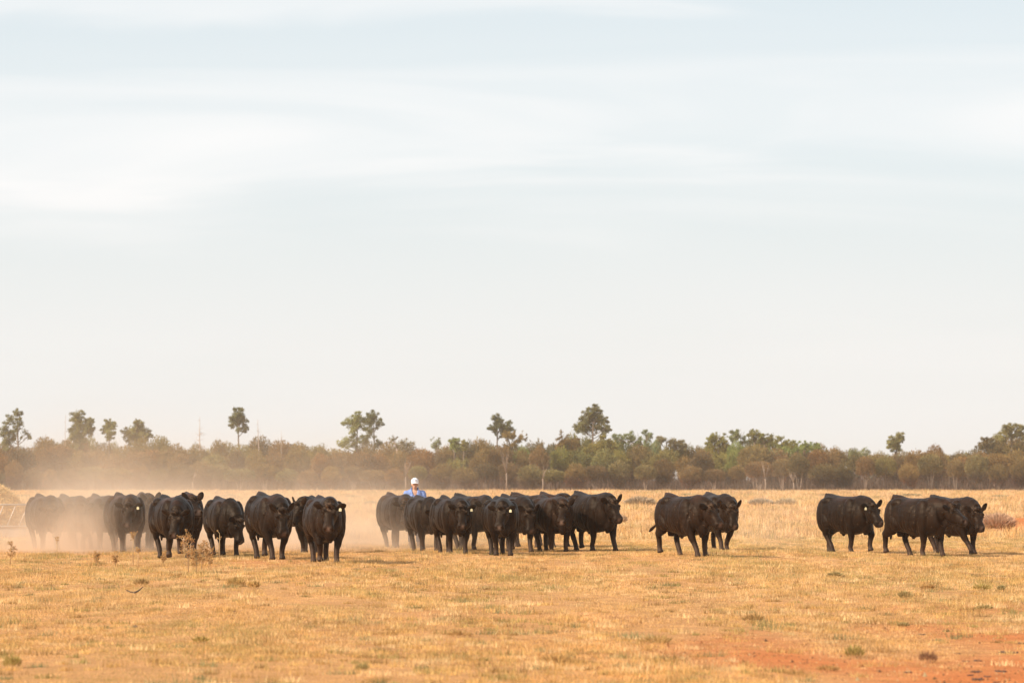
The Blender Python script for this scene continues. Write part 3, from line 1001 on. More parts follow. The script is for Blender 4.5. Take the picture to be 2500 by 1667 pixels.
def make_feeder():
    D = 113.0
    pr_ = at(84, 1320, D)
    L_, Wd = 4.4, 1.9
    root = empty('hay_feeder', (pr_.x - L_ / 2, D + Wd / 2, gzf(pr_.x - L_ / 2, D)), R(-3))
    zt, zm = 0.96, 0.32
    for sx in (-1, 0, 1):
        for sy in (-1, 1):
            S = Shape()
            S.tube([(sx * L_ / 2, sy * Wd / 2, -.03), (sx * L_ / 2, sy * Wd / 2, zt)], [.03, .03], 8)
            link('post', S.mesh('post'), root, [M_pipe])
    for z in (zt, zm):
        S = Shape()
        for sy in (-1, 1):
            S.tube([(-L_ / 2, sy * Wd / 2, z), (L_ / 2, sy * Wd / 2, z)], [.03, .03], 8)
        for sx in (-1, 1):
            S.tube([(sx * L_ / 2, -Wd / 2, z), (sx * L_ / 2, Wd / 2, z)], [.03, .03], 8)
        link('rail', S.mesh('rail'), root, [M_pipe])
    for sy in (-1, 1):
        x = -L_ / 2 + .32
        while x < L_ / 2:
            S = Shape()
            S.tube([(x - .27, sy * (Wd / 2 - .002), zm), (x, sy * (Wd / 2 - .002), zt)], [.019, .019], 8)
            link('slant_bar', S.mesh('slant_bar'), root, [M_pipe])
            x += .36
    S = Shape()
    for sy in (-1, 1):
        S.box((0, sy * (Wd / 2 - .045), .16), (L_ / 2 - .04, .008, .15))
    for sx in (-1, 1):
        S.box((sx * (L_ / 2 - .045), 0, .16), (.008, Wd / 2 - .06, .15))
    link('side_sheet', S.mesh('side_sheet', False), root, [M_sheet])
    tag(root, 'pale pipe hay feeder with slanted bars at the left edge, behind the dust', 'hay feeder')
    # the hay: a rounded rick filled with straw blades
    S = Shape()
    c0 = Vector((root.location.x - .35, root.location.y, 0))
    ln, wd_ = 1.95, .78
    S.loft([(c0 + Vector((-ln, 0, .62)), .3, .5), (c0 + Vector((-ln * .8, 0, .70)), .62, .78), (c0 + Vector((0, 0, .78)), wd_, .98), (c0 + Vector((ln * .45, 0, .76)), wd_, .95),
            (c0 + Vector((ln * .72, 0, .66)), .74, .76), (c0 + Vector((ln * .9, 0, .52)), .66, .52), (c0 + Vector((ln * 1.02, 0, .40)), .5, .34)], 26, pw=2.4)
    core = S.skin('hay_core', .04, 4)
    V = coords(core); Nn = normals(core)
    h = (fbm(V[:, 0] + V[:, 1] * .3, V[:, 2] + V[:, 1], .25, 3, 77) - .5) * .18
    V = V + Nn * h[:, None]
    V[:, 2] = np.maximum(V[:, 2], .02)
    F_ = np.array([list(p.vertices) for p in core.polygons if len(p.vertices) == 4])
    Cc = np.tile(np.array([.74, .50, .24]), (len(V), 1)) * (0.7 + .5 * rng.uniform(0, 1, (len(V), 1)))
    nb_ = 26000
    pick = rng.integers(0, len(V), nb_)
    p_ = V[pick] + rng.normal(0, .02, (nb_, 3))
    dr = rng.normal(0, 1, (nb_, 3)) + Nn[pick] * .9
    dr /= np.linalg.norm(dr, axis=1)[:, None]
    wv = np.cross(dr, rng.normal(0, 1, (nb_, 3)))
    wv /= np.linalg.norm(wv, axis=1)[:, None]
    ll = rng.uniform(.05, .17, nb_)[:, None]
    B = np.stack([p_ - wv * .006, p_ + wv * .006, p_ + dr * ll, p_ + dr * ll], 1)
    B[:, 3] = p_ + dr * ll * .5 - wv * .005
    BC = (np.array([.80, .56, .28]) * rng.uniform(.7, 1.25, (nb_, 1)))
    Vall = np.concatenate([V, B.reshape(-1, 3)])
    Call = np.concatenate([Cc, np.repeat(BC[:, None], 4, 1).reshape(-1, 3)])
    Fb = (np.arange(nb_ * 4).reshape(-1, 4) + len(V))
    me = mesh_np('hay', Vall - np.array(c0), np.concatenate([F_, Fb]), Call)
    o = link('hay_stack', me, None, [M_grass])
    o.location = (c0.x, c0.y, gzf(c0.x, c0.y))
    tag(o, 'rounded golden hay stack heaped inside the feeder at the left edge', 'hay')


make_feeder()


# ------------------------------------------------------------------ trees
def cards(P, Dv, ln, wd, col):
    """pointed leaf sprays: quads (diamonds) at P along Dv"""
    n = len(P)
    Dv = Dv / np.maximum(np.linalg.norm(Dv, axis=1), 1e-6)[:, None]
    W = np.cross(Dv, rng.normal(0, 1, (n, 3)))
    W /= np.maximum(np.linalg.norm(W, axis=1), 1e-6)[:, None]
    ln = np.asarray(ln)[:, None]; wd = np.asarray(wd)[:, None]
    V = np.stack([P - Dv * ln * .5, P + W * wd * .5, P + Dv * ln * .5, P - W * wd * .5], 1).reshape(-1, 3)
    C = np.repeat(col[:, None, :], 4, 1).reshape(-1, 3)
    return V, C


def crown_mesh(name, lobes, n, base, ln=.34, wd=.11, upright=.7, shell=.45, jit=.25, root=(0, 0, 0), holes=0.0, ragged=.2, twig_shade=None, floor=0):
    """lobes: (x, y, z, rx, ry, rz) ; cards spread through them, denser at the skin; direction fans out from root"""
    lobes = np.array(lobes, float)
    vol = lobes[:, 3] * lobes[:, 5] * lobes[:, 4]
    li = rng.choice(len(lobes), n, p=vol ** .75 / (vol ** .75).sum())
    L = lobes[li]
    dv = rng.normal(0, 1, (n, 3))
    dv /= np.linalg.norm(dv, axis=1)[:, None]
    r = rng.uniform(0, 1, n) ** shell
    # uneven skin: branchlets poke out, gaps sink in
    ax, el = np.arctan2(dv[:, 1], dv[:, 0]), dv[:, 2]
    ug = fbm(ax * 2.2 + li * 7.3, el * 3.0 + li * 3.1, 1.0, 3, 13)
    r = r * (1 - ragged + ragged * 2.0 * ug)
    P = L[:, :3] + dv * L[:, 3:6] * r[:, None]
    keep = np.ones(n, bool)
    if holes:
        hn = fbm(P[:, 0] + P[:, 1] * .4, P[:, 2] + P[:, 1] * .4, .9, 2, 23)
        keep = hn > holes
    if floor:
        keep &= P[:, 2] > floor + rng.normal(0, .35, n)
    P, dv, li = P[keep], dv[keep], li[keep]
    m = len(P)
    D = (P - np.array(root)) * np.array([1, 1, 1.0])
    D /= np.maximum(np.linalg.norm(D, axis=1), .01)[:, None]
    D = D * upright + dv * (1 - upright) * .8 + rng.normal(0, jit, (m, 3))
    cl_ = fbm(P[:, 0] * 1.3 + P[:, 1], P[:, 2] * 1.3 + P[:, 1] * .7, .8, 2, 33)
    if twig_shade:
        tw = smoothstep(twig_shade[1], twig_shade[0], P[:, 2] + rng.normal(0, .25, m))[:, None]
        base = np.array(base)[None] * (1 - tw) + np.array([.135, .078, .062])[None] * tw  # lower sprays turn bare-twig brown, with the crown's self-shadow put into the colour
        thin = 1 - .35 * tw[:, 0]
    else:
        base, thin = np.array(base)[None], 1.0
    col = base * (0.45 + 1.05 * cl_ + rng.uniform(-.12, .2, m))[:, None]
    col[:, 0] *= rng.uniform(.9, 1.15, m)
    V, C = cards(P, D, ln * rng.uniform(.6, 1.4, m) / thin, wd * thin * rng.uniform(.6, 1.4, m), col)
    return mesh_np(name, V, np.arange(len(V)).reshape(-1, 4), C)


def stems_mesh(name, H, spreadx, nst, r0=.07, zfork=.15, top=.75, single=False):
    S = Shape()
    for i in range(nst):
        a_ = 2 * math.pi * (i + random.random() * .8) / nst
        sp = spreadx * random.uniform(.35, 1.0)
        z1 = H * top * random.uniform(.85, 1.1)
        b0 = Vector((math.cos(a_) * .12, math.sin(a_) * .12, -.1))
        pts = [b0, b0 + Vector((math.cos(a_) * sp * .12, math.sin(a_) * sp * .12, H * zfork)), Vector((math.cos(a_) * sp * .5, math.sin(a_) * sp * .5, z1 * .6)), Vector((math.cos(a_) * sp * .95, math.sin(a_) * sp * .95, z1))]
        pts = [p + Vector((random.uniform(-.08, .08), random.uniform(-.08, .08), 0)) for p in pts]
        S.tube(pts, [r0, r0 * .85, r0 * .6, r0 * .25], 6)
        for q in range(2):
            s0 = pts[2].lerp(pts[1], random.uniform(.0, .5))
            a2 = a_ + random.uniform(-1.2, 1.2)
            S.tube([s0, s0 + Vector((math.cos(a2) * sp * .25, math.sin(a2) * sp * .25, z1 * .22)), s0 + Vector((math.cos(a2) * sp * .4, math.sin(a2) * sp * .4, z1 * .42))], [r0 * .5, r0 * .35, r0 * .15], 5)
    return S.mesh(name)


OLIVE = (0.236, 0.183, 0.078)
BROWN = (.232, .168, .084)
RUSTC = (.258, .165, .072)
GREEN = (0.230, 0.230, 0.076)
GREY = (0.230, 0.218, 0.115)
PINE = (.255, .262, .118)

# scrub kinds: unit tree height 1 is scaled per tree; built 5 m high and 4.4 m wide
SCRUB = []
for q, (base, kind, cname) in enumerate([(OLIVE, 'dome', 'olive'), (BROWN, 'dome', 'brown'), (RUSTC, 'dome', 'rust-tinted'), (OLIVE, 'vase', 'olive'), (BROWN, 'vase', 'brown'), (BROWN, 'round', 'brown'),
                                        (OLIVE, 'round', 'olive'), (GREEN, 'loose', 'fresh green'), (GREY, 'loose', 'grey-green'), (RUSTC, 'vase', 'rust-tinted'), (GREEN, 'round', 'fresh green'), (OLIVE, 'loose', 'olive')]):
    Hh = 5.0
    lob = []
    if kind == 'dome':
        lob = [(0, 0, 3.15, 2.0, 1.9, 1.8), (-.9, .3, 2.7, 1.3, 1.2, 1.5), (1.0, -.2, 2.6, 1.25, 1.2, 1.5), (0, -.5, 2.0, 1.3, 1.2, 1.5)]
    elif kind == 'vase':
        lob = [(0, 0, 3.65, 1.9, 1.7, 1.3), (-1.0, 0, 3.3, 1.2, 1.2, 1.2), (1.1, .2, 3.3, 1.15, 1.2, 1.2), (.1, -.4, 2.3, .9, .9, 1.3)]
    elif kind == 'round':
        lob = [(0, 0, 2.8, 1.7, 1.7, 2.1), (.6, -.4, 2.0, 1.3, 1.2, 1.5), (-.7, .2, 2.0, 1.2, 1.2, 1.5)]
    else:
        for z_ in range(9):
            lob.append((random.uniform(-1.4, 1.4), random.uniform(-1.1, 1.1), random.uniform(2.3, 4.3), random.uniform(.6, 1.05), random.uniform(.6, 1.0), random.uniform(.5, .85)))
        lob.append((0, 0, 2.4, 1.3, 1.2, 1.3))
    for _ in range(5):
        th = random.uniform(0, 6.28)
        lob.append((math.cos(th) * 1.35, math.sin(th) * 1.3, random.uniform(2.6, 4.0), random.uniform(.5, .9), random.uniform(.5, .8), random.uniform(.45, .75)))
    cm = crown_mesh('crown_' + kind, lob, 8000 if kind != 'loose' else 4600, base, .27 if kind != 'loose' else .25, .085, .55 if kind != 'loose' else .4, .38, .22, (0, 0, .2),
                    holes=.0 if kind != 'loose' else .36, ragged=.16 if kind != 'loose' else .3, twig_shade=(1.6, 2.9) if kind != 'loose' else (1.4, 2.2), floor=2.1 if kind == 'vase' else 0)
    cm.materials.append(M_leaf)
    sm = stems_mesh('trunk_' + kind, Hh, 1.5 if kind != 'round' else 1.0, 6 if kind != 'loose' else 4, .055)
    sm.materials.append(M_bark if kind != 'vase' else M_edgewood)
    sm.transform(Matrix.Scale(1.0, 4)); SCRUB.append((cm, sm, kind, cname))

SKYL = [(-60, 1092), (0, 1092), (110, 1083), (200, 1074), (300, 1090), (330, 1080), (400, 1078), (470, 1095), (540, 1085), (640, 1080), (720, 1077), (790, 1098), (850, 1092), (950, 1087), (1050, 1092), (1150, 1082),
        (1250, 1070), (1320, 1082), (1400, 1074), (1500, 1074), (1600, 1080), (1680, 1092), (1750, 1082), (1850, 1074), (1950, 1085), (2050, 1100), (2150, 1104), (2250, 1100), (2370, 1104), (2400, 1090), (2500, 1074), (2560, 1080)]
sk_u, sk_v = zip(*SKYL)
ANCH = [(38, 'the wispy leftmost pine'), (190, 'the two-headed tall tree'), (268, 'the small knobbly tall tree'), (334, 'the pointed spreading pine'),
        (488, 'the bare grey snag'), (582, 'the lone top-heavy tree'), (720, 'the low skyline dip'), (866, 'the paired tall pines'), (960, 'the leafless twiggy canopy'), (1020, 'the man in the white cap'),
        (1222, 'the clumped middle pine'), (1447, 'the tallest broad pine'), (1600, 'the flat grey canopy'), (1760, 'the green rise'), (1960, 'the green slope end'),
        (2185, 'the lone leaning tree'), (2300, 'the low skyline'), (2450, 'the rightmost big pine')]
ORD = ['first', 'second', 'third', 'fourth', 'fifth', 'sixth', 'seventh', 'eighth', 'ninth', 'tenth', 'eleventh', 'twelfth']


def pick_kind(row, u):
    r = random.random()
    if row == 0:
        return random.choice([0, 1, 0, 1, 3, 4, 5, 6, 2]) if u < 1700 else random.choice([3, 4, 0, 3, 4, 6, 1, 9])
    if row == 1:
        return random.choice([1, 0, 2, 5, 6, 1, 9, 0, 11] if u < 1100 or u > 1950 else [0, 6, 11, 7, 10, 1, 9, 5])
    if u < 1050:
        return random.choice([0, 6, 11, 5, 1, 0])
    if u < 2000:
        return random.choice([7, 10, 11, 8, 6, 7, 11, 8])
    return random.choice([6, 0, 11, 5, 2, 8])


rows = [(546, 52, 'front row'), (572, 46, 'second row'), (604, 46, 'third row'), (640, 50, 'back row')]
used = {}
trees = []
for ri, (D, sp, rname) in enumerate(rows):
    u = -50 + ri * 13
    while u < 2550:
        sky_v = float(np.interp(u, sk_u, sk_v))
        if ri == 0:
            vt = (1140 if u < 1800 else 1128) + random.uniform(-12, 12)
        elif ri == 1:
            vt = 1120 * .62 + sky_v * .38 + random.uniform(-8, 10)
        elif ri == 2:
            vt = sky_v + random.uniform(-5, 15)
        else:
            vt = sky_v + random.uniform(0, 18)
        Dj = D + random.uniform(-7, 7)
        pt = at(u, vt, Dj)
        trees.append((ri, rname, u, Dj, pt.x, max(pt.z, 2.5)))
        u += sp * random.uniform(.75, 1.25)
cnt = {}
for (ri, rname, u, Dj, X, Hh) in sorted(trees, key=lambda q: (q[0], q[2])):
    ki = pick_kind(ri, u)
    if ri == 0 and random.random() < .25: ki = random.choice([3, 4])
    cm, sm, kind, cname = SCRUB[ki]
    wsc = {0: .88, 1: 1.0, 2: 1.0, 3: 1.05}[ri] * random.uniform(.78, 1.3)
    root = empty('scrub_tree', (X, Dj, 0), random.uniform(0, 6.28))
    kz = Hh / 4.35
    root.scale = (wsc, wsc, kz)
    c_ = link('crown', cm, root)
    s_ = link('trunk', sm, root)
    ai = max([i for i, (au, _) in enumerate(ANCH) if au <= u], default=-1)
    key = (rname, ai)
    cnt[key] = cnt.get(key, 0) + 1
    o_ = ORD[min(cnt[key], 12) - 1]
    form = {'dome': 'dome-crowned', 'vase': 'vase-shaped', 'round': 'rounded', 'loose': 'loose-crowned'}[kind]
    if ai < 0:
        lab = f'{cname} {form} scrub tree, {o_} in the {rname} from the left edge'
    else:
        lab = f'{cname} {form} tree, {o_} in the {rname} after {ANCH[ai][1]}'
    tag(root, lab, 'tree', 'scrub trees of the wood')


# tall trees, each with its own crown: lobes in the pixels of four enlarged views (x0, scale 3.618)
def tall(name, x0, D, lobes, trunk, base, n, label, ln=.34, wd=.12, holes=.34, fork=True, bark=None, ragged=.35, sparse=False):
    sc_ = 3.618
    tu, tb = x0 + trunk[0] / sc_, None
    px = D / FPX
    b_ = at(tu, 1190, D)
    root = empty(name, (b_.x, D, 0))
    L = []
    for (lx, ly, lr) in lobes:
        p_ = at(x0 + lx / sc_, 970 + ly / sc_, D)
        r_ = lr / sc_ * px * 1.14
        L.append((p_.x - b_.x, random.uniform(-.9, .9), p_.z, r_ * 1.0, max(r_, .9) * random.uniform(.8, 1.1), r_ * .95))
    L2 = []
    for l_ in L:
        L2.append((l_[0], l_[1], l_[2], l_[3] * .92, l_[4], l_[5] * .9))
        for q in range(7):
            th = random.uniform(0, 6.28)
            f_ = random.uniform(.28, .5)
            L2.append((l_[0] + math.cos(th) * l_[3] * 1.0, l_[1] + random.uniform(-.6, .6), l_[2] + math.sin(th) * l_[5] * 1.0, l_[3] * f_, l_[4] * f_, l_[5] * f_ * .8))
    cm = crown_mesh('crown', L2, int(n * 2.1), base, ln * .8, wd * .85, .45, .7, .45, (0, 0, 3), holes=holes * 1.12, ragged=ragged * 1.4)
    link('crown', cm, root, [M_leaf])
    S = Shape()
    tops = max(L, key=lambda q: q[2])
    zt_ = tops[2]
    path = [Vector((0, 0, -.15)), Vector((0.05, 0, zt_ * .35)), Vector((tops[0] * .35, tops[1] * .3, zt_ * .68)), Vector((tops[0] * .9, tops[1] * .8, zt_))]
    S.tube(path, [.20, .16, .11, .03], 8)
    for l_ in L:
        c_ = Vector(l_[:3])
        zz_ = max(c_.z - 1.4, c_.z * .55)
        f_ = zz_ / zt_
        a0 = path[1].lerp(path[2], min(max((f_ - .35) / .33, 0), 1)) if f_ < .68 else path[2].lerp(path[3], min((f_ - .68) / .32, 1))
        S.tube([a0, a0.lerp(c_, .5) + Vector((0, 0, -.1)), c_], [.075, .05, .02], 6)
        for q in range(4):
            e_ = c_ + Vector((random.uniform(-1, 1) * l_[3], random.uniform(-1, 1) * l_[4], random.uniform(-.5, 1) * l_[5]))
            m_ = a0.lerp(c_, random.uniform(.4, .9))
            S.tube([m_, m_.lerp(e_, .5), e_], [.03, .022, .01], 5)
    link('trunk', S.mesh('trunk'), root, [bark or M_bark])
    tag(root, label, 'tree', None)


Z1, Z2, Z3, Z4 = 0, 620, 1240, 1850
tall('pine_tree', Z1, 596, [(155, 145, 36), (100, 190, 42), (40, 270, 42), (28, 335, 48), (180, 240, 42), (205, 325, 48), (250, 340, 26), (60, 395, 56), (120, 330, 38), (150, 290, 36)], (160, 400), PINE, 4200,
     'wispy tall pine with separate clumps of foliage at the left edge of the skyline')
tall('pine_tree', Z1, 600, [(690, 158, 46), (700, 225, 62), (780, 250, 46), (800, 210, 26), (700, 320, 70), (655, 200, 30), (760, 300, 50), (690, 380, 60)], (700, 400), PINE, 5200,
     'dense tall tree with two heads, second tall one from the left', holes=.22)
tall('pine_tree', Z1, 600, [(960, 235, 38), (935, 285, 36), (1000, 250, 26), (975, 310, 34), (965, 355, 28)], (965, 400), PINE, 2300,
     'small knobbly tall tree, third from the left on the skyline', holes=.2)
tall('pine_tree', Z1, 602, [(1213, 215, 22), (1212, 255, 42), (1190, 300, 62), (1128, 315, 42), (1270, 300, 46), (1300, 335, 34), (1180, 350, 56), (1240, 345, 50)], (1200, 400), PINE, 4600,
     'pointed spreading pine, fourth tall one from the left', holes=.24)
tall('gum_tree', Z1, 606, [(2100, 158, 54), (2075, 225, 42), (2135, 200, 40), (2165, 272, 30), (2105, 290, 22)], (2108, 380), PINE, 3000,
     'lone top-heavy tree on a thin bare trunk, right of the bare snag', holes=.18)
tall('pine_tree', Z2, 600, [(920, 180, 44), (850, 220, 54), (920, 250, 56), (880, 290, 38), (820, 390, 52), (885, 395, 44), (760, 410, 30)], (905, 420), PINE, 4400,
     'left one of the paired tall pines above the man in the white cap', holes=.3)
tall('pine_tree', Z2, 604, [(1050, 170, 46), (1005, 210, 42), (1100, 230, 38), (1035, 305, 44), (980, 375, 36), (1110, 410, 34)], (1068, 420), PINE, 3400,
     'right one of the paired tall pines, bare trunk showing below its head', holes=.3)
tall('twiggy_tree', Z2, 590, [(1235, 375, 34), (1310, 395, 46), (1370, 420, 40), (1260, 430, 50)], (1290, 470), GREY, 750,
     'nearly leafless twiggy tree just right of the paired pines', holes=.4, bark=M_deadwood)
tall('small_gum', Z2, 596, [(1610, 395, 36), (1590, 425, 22), (1640, 380, 18)], (1605, 470), GREY, 520, 'sparse small tree on the skyline between twiggy tree and round green bush', holes=.36)
tall('round_bush', Z2, 590, [(1770, 385, 36), (1755, 420, 32), (1790, 440, 30)], (1770, 470), GREEN, 1300, 'fresh green round-headed tree on the skyline left of mid picture', holes=.2)
tall('round_bush', Z2, 592, [(1855, 408, 26), (1850, 440, 26)], (1852, 470), GREEN, 700, 'smallest fresh green tree on the skyline, next to a larger round one', holes=.2)
tall('pine_tree', Z2, 604, [(2155, 195, 40), (2108, 270, 30), (2178, 255, 46), (2250, 228, 26), (2262, 285, 34), (2200, 305, 44), (2140, 300, 30)], (2145, 400), PINE, 3000,
     'clumped pine of middle height with gaps, left of the tallest pine', holes=.28)
tall('acacia_tree', Z3, 598, [(50, 345, 44), (120, 350, 40), (80, 370, 50), (-10, 340, 34)], (70, 420), OLIVE, 2000, 'flat olive-crowned tree at the foot of the clumped middle pine')
tall('pine_tree', Z3, 600, [(760, 110, 38), (705, 150, 46), (795, 160, 44), (650, 235, 44), (700, 220, 50), (845, 200, 34), (800, 260, 46), (870, 290, 36), (655, 280, 40), (840, 325, 28), (600, 260, 22), (750, 190, 50), (740, 290, 40), (880, 260, 24)],
     (745, 440), PINE, 6600, 'tallest broad pine of the skyline, right of the middle', holes=.3)
tall('young_pine', Z3, 594, [(475, 300, 14), (480, 335, 18), (478, 370, 30), (520, 380, 44), (580, 400, 46), (450, 410, 40)], (480, 440), OLIVE, 1900, 'slim-tipped young tree left of the tallest pine')
tall('acacia_tree', Z3, 580, [(840, 400, 48), (800, 450, 62), (880, 455, 62), (940, 480, 42), (720, 480, 40)], (840, 520), GREEN, 4200, 'bright green bushy tree below the tallest pine', holes=.15)
tall('acacia_tree', Z3, 606, [(960, 365, 34), (1010, 360, 34), (1100, 350, 40), (1160, 355, 44), (1225, 345, 44), (1250, 335, 22), (1120, 385, 40)], (1140, 470), GREY, 3000, 'wide flat grey-green canopy right of the tallest pine')
tall('acacia_tree', Z3, 604, [(1330, 385, 34), (1395, 380, 30), (1445, 385, 34), (1530, 425, 38), (1480, 420, 40)], (1420, 480), GREY, 2200, 'low uneven grey-green canopy beyond the bull pair right of centre')
tall('acacia_tree', Z3, 606, [(1870, 340, 36), (1830, 365, 40), (1900, 360, 34), (1800, 400, 40)], (1860, 450), GREEN, 2600, 'leafy loose-crowned tree, left one of the rise right of centre')
tall('acacia_tree', Z3, 608, [(2010, 335, 42), (2055, 325, 34), (2100, 375, 40), (2020, 380, 36)], (2050, 450), GREY, 2400, 'loose-crowned tree with see-through head, second on the rise right of centre')
tall('acacia_tree', Z3, 600, [(2150, 320, 30), (2210, 330, 36), (2250, 365, 34), (2320, 360, 40), (2180, 380, 38)], (2220, 440), GREEN, 2600, 'branching green tree at the top of the rise right of centre')
tall('acacia_tree', Z4, 604, [(110, 370, 42), (60, 380, 34), (30, 335, 20), (120, 410, 40)], (100, 450), GREEN, 2000, 'rounded green tree just right of the top of the rise')
tall('acacia_tree', Z4, 600, [(205, 385, 42), (280, 425, 44), (240, 440, 46), (320, 440, 30)], (240, 470), GREEN, 2300, 'green tree with sloping crown on the falling right side of the rise')
tall('acacia_tree', Z4, 598, [(400, 430, 40), (460, 440, 42), (520, 450, 36), (350, 470, 40)], (430, 500), GREEN, 2300, 'last green tree before the skyline drops towards the right-hand trio')
tall('pine_tree', Z4, 602, [(1245, 335, 36), (1265, 370, 26), (1195, 385, 40), (1165, 410, 26), (1195, 430, 40), (1235, 430, 34)], (1210, 470), PINE, 2600, 'lone leaning tree rising above the low skyline at the right', holes=.22)
tall('pine_tree', Z4, 600, [(2240, 285, 46), (2180, 300, 42), (2300, 290, 40), (2340, 330, 34), (2120, 360, 46), (2160, 370, 40), (2250, 330, 36)], (2240, 470), PINE, 4600, 'big dark pine at the right edge of the skyline', holes=.24)
tall('acacia_tree', Z4, 590, [(2010, 410, 46), (1970, 440, 38), (2070, 440, 62), (2110, 470, 60), (2030, 480, 50)], (2050, 520), OLIVE, 3600, 'broad olive tree leaning against the big dark pine at the right', holes=.2)


# dead snags
def snag(u, vtop, D, label, nbr=14, r0=.11, lean=0.0, spread=1.0):
    p_ = at(u, vtop, D)
    S = Shape()
    H = p_.z
    o = Vector((0, 0, -.2))
    tip = Vector((lean, 0, H))
    S.tube([o, Vector((lean * .2 + .06, 0, H * .4)), Vector((lean * .6 - .05, .05, H * .75)), tip], [r0, r0 * .8, r0 * .5, .02], 7)
    for i in range(nbr):
        f = random.uniform(.45, .95)
        c_ = Vector((lean * f * f, 0, H * f))
        a_ = random.uniform(0, 6.28)
        L_ = spread * random.uniform(.5, 1.3) * (1.15 - f)* 1.6
        S.tube([c_, c_ + Vector((math.cos(a_) * L_ * .6, math.sin(a_) * L_ * .6, L_ * .15)), c_ + Vector((math.cos(a_) * L_, math.sin(a_) * L_, L_ * random.uniform(-.1, .6)))], [.03, .022, .008], 5)
    ob = link('dead_tree', S.mesh('dead_tree'), None, [M_deadwood])
    ob.location = (p_.x, D, 0)
    tag(ob, label, 'dead tree')


snag(160, 1012, 590, 'thin bare pole of a dead tree left of the dense two-headed tree', 3, .07)
snag(488, 1016, 590, 'bare grey dead tree with short side twigs standing alone on the skyline', 22, .13, 0, 1.3)
snag(634, 1024, 592, 'leaning dead tree on the skyline just right of the top-heavy tree', 10, .10, -.3, .9)
snag(687, 1052, 588, 'short dead spike above the brown scrub left of the dip', 4, .06)
for (u, vb, vt, lab) in [(990, 1199, 1120, 'pale forked dead trunk in the scrub directly behind the man in the white cap'),
                         (1236, 1199, 1098, 'pale dead trunk fanning into bare branches behind the middle of the herd'),
                         (470, 1199, 1148, 'pinkish bare trunk at the wood edge behind the low-headed bull'),
                         (1868, 1199, 1128, 'pale bare forked trunk at the wood edge left of the right-hand trio'),
                         (1937, 1199, 1150, 'small pale branching trunk at the wood edge near the right-hand trio'),
                         (1325, 1199, 1130, 'straight pale bare trunk at the wood edge behind the big humped bull')]:
    D = 538
    p_ = at(u, vt, D)
    S = Shape()
    H = p_.z
    S.tube([(0, 0, -.2), (.06, 0, H * .25), (0, 0, H * .45)], [.12, .10, .08], 7)
    for i in range(6):
        a_ = random.uniform(0, 6.28)
        sx_ = random.uniform(-1, 1) * H * .22
        S.tube([(0, 0, H * .42), (sx_ * .5, math.sin(a_) * .3, H * .7), (sx_, math.sin(a_) * .6, H * random.uniform(.75, 1.05))], [.055, .035, .012], 5)
    ob = link('dead_tree', S.mesh('dead_tree'), None, [M_edgewood])
    ob.location = (p_.x, D, 0)
    tag(ob, lab, 'dead tree')


# twiggy undergrowth that fills the wood between the stems
nu_ = 60000
ux, uy = rng.uniform(-105, 105, nu_), rng.uniform(556, 670, nu_)
uh = rng.uniform(.6, 2.6, nu_) + np.clip((uy - 640) / 12, 0, 1) * rng.uniform(.5, 2.5, nu_)
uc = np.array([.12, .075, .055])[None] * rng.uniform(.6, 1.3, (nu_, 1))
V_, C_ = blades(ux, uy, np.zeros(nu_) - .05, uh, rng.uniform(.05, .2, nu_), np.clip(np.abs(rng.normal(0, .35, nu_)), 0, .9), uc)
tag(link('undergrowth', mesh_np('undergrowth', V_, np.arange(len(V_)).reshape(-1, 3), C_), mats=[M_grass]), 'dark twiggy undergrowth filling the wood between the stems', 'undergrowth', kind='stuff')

# ------------------------------------------------------------------ bushes, tufts and weeds
def tuft(name, u, v, wpx, hpx, base, n, label, cat, group=None, ln=None, upright=.75, wfac=1.0):
    x, y = onground(u, v)
    px = y / FPX
    W, H = wpx * px / 2, hpx * px
    m = n
    th = rng.uniform(0, 2 * np.pi, m)
    rr = np.sqrt(rng.uniform(0, 1, m))
    bx, by = np.cos(th) * rr * W * .55, np.sin(th) * rr * W * .5
    el = rng.uniform(.15, 1, m) ** .6
    env = np.sqrt(np.maximum(0, 1 - (rr * .92) ** 2))
    tip = np.stack([np.cos(th) * rr * W * 1.0 + rng.normal(0, W * .08, m), np.sin(th) * rr * W * .9, H * env ** .6 * (.35 + .7 * el)], -1)
    P0 = np.stack([bx, by, rng.uniform(0, .45, m) * H * env], -1)
    mid = (P0 + tip) / 2
    D = tip - P0
    L = np.linalg.norm(D, axis=1)
    col = np.array(base)[None] * (rng.uniform(.6, 1.35, m))[:, None]
    V, C = cards(mid, D + rng.normal(0, .12, (m, 3)) * L[:, None], L * rng.uniform(.5, 1.0, m), np.full(m, max(px * 2.4 * wfac, .006)), col)
    V[:, 2] = np.maximum(V[:, 2], -.02)
    me = mesh_np(name, V, np.arange(len(V)).reshape(-1, 4), C)
    o = link(name, me, None, [M_stalk])
    o.location = (x, y, gzf(x, y) - .005)
    tag(o, label, cat, group)


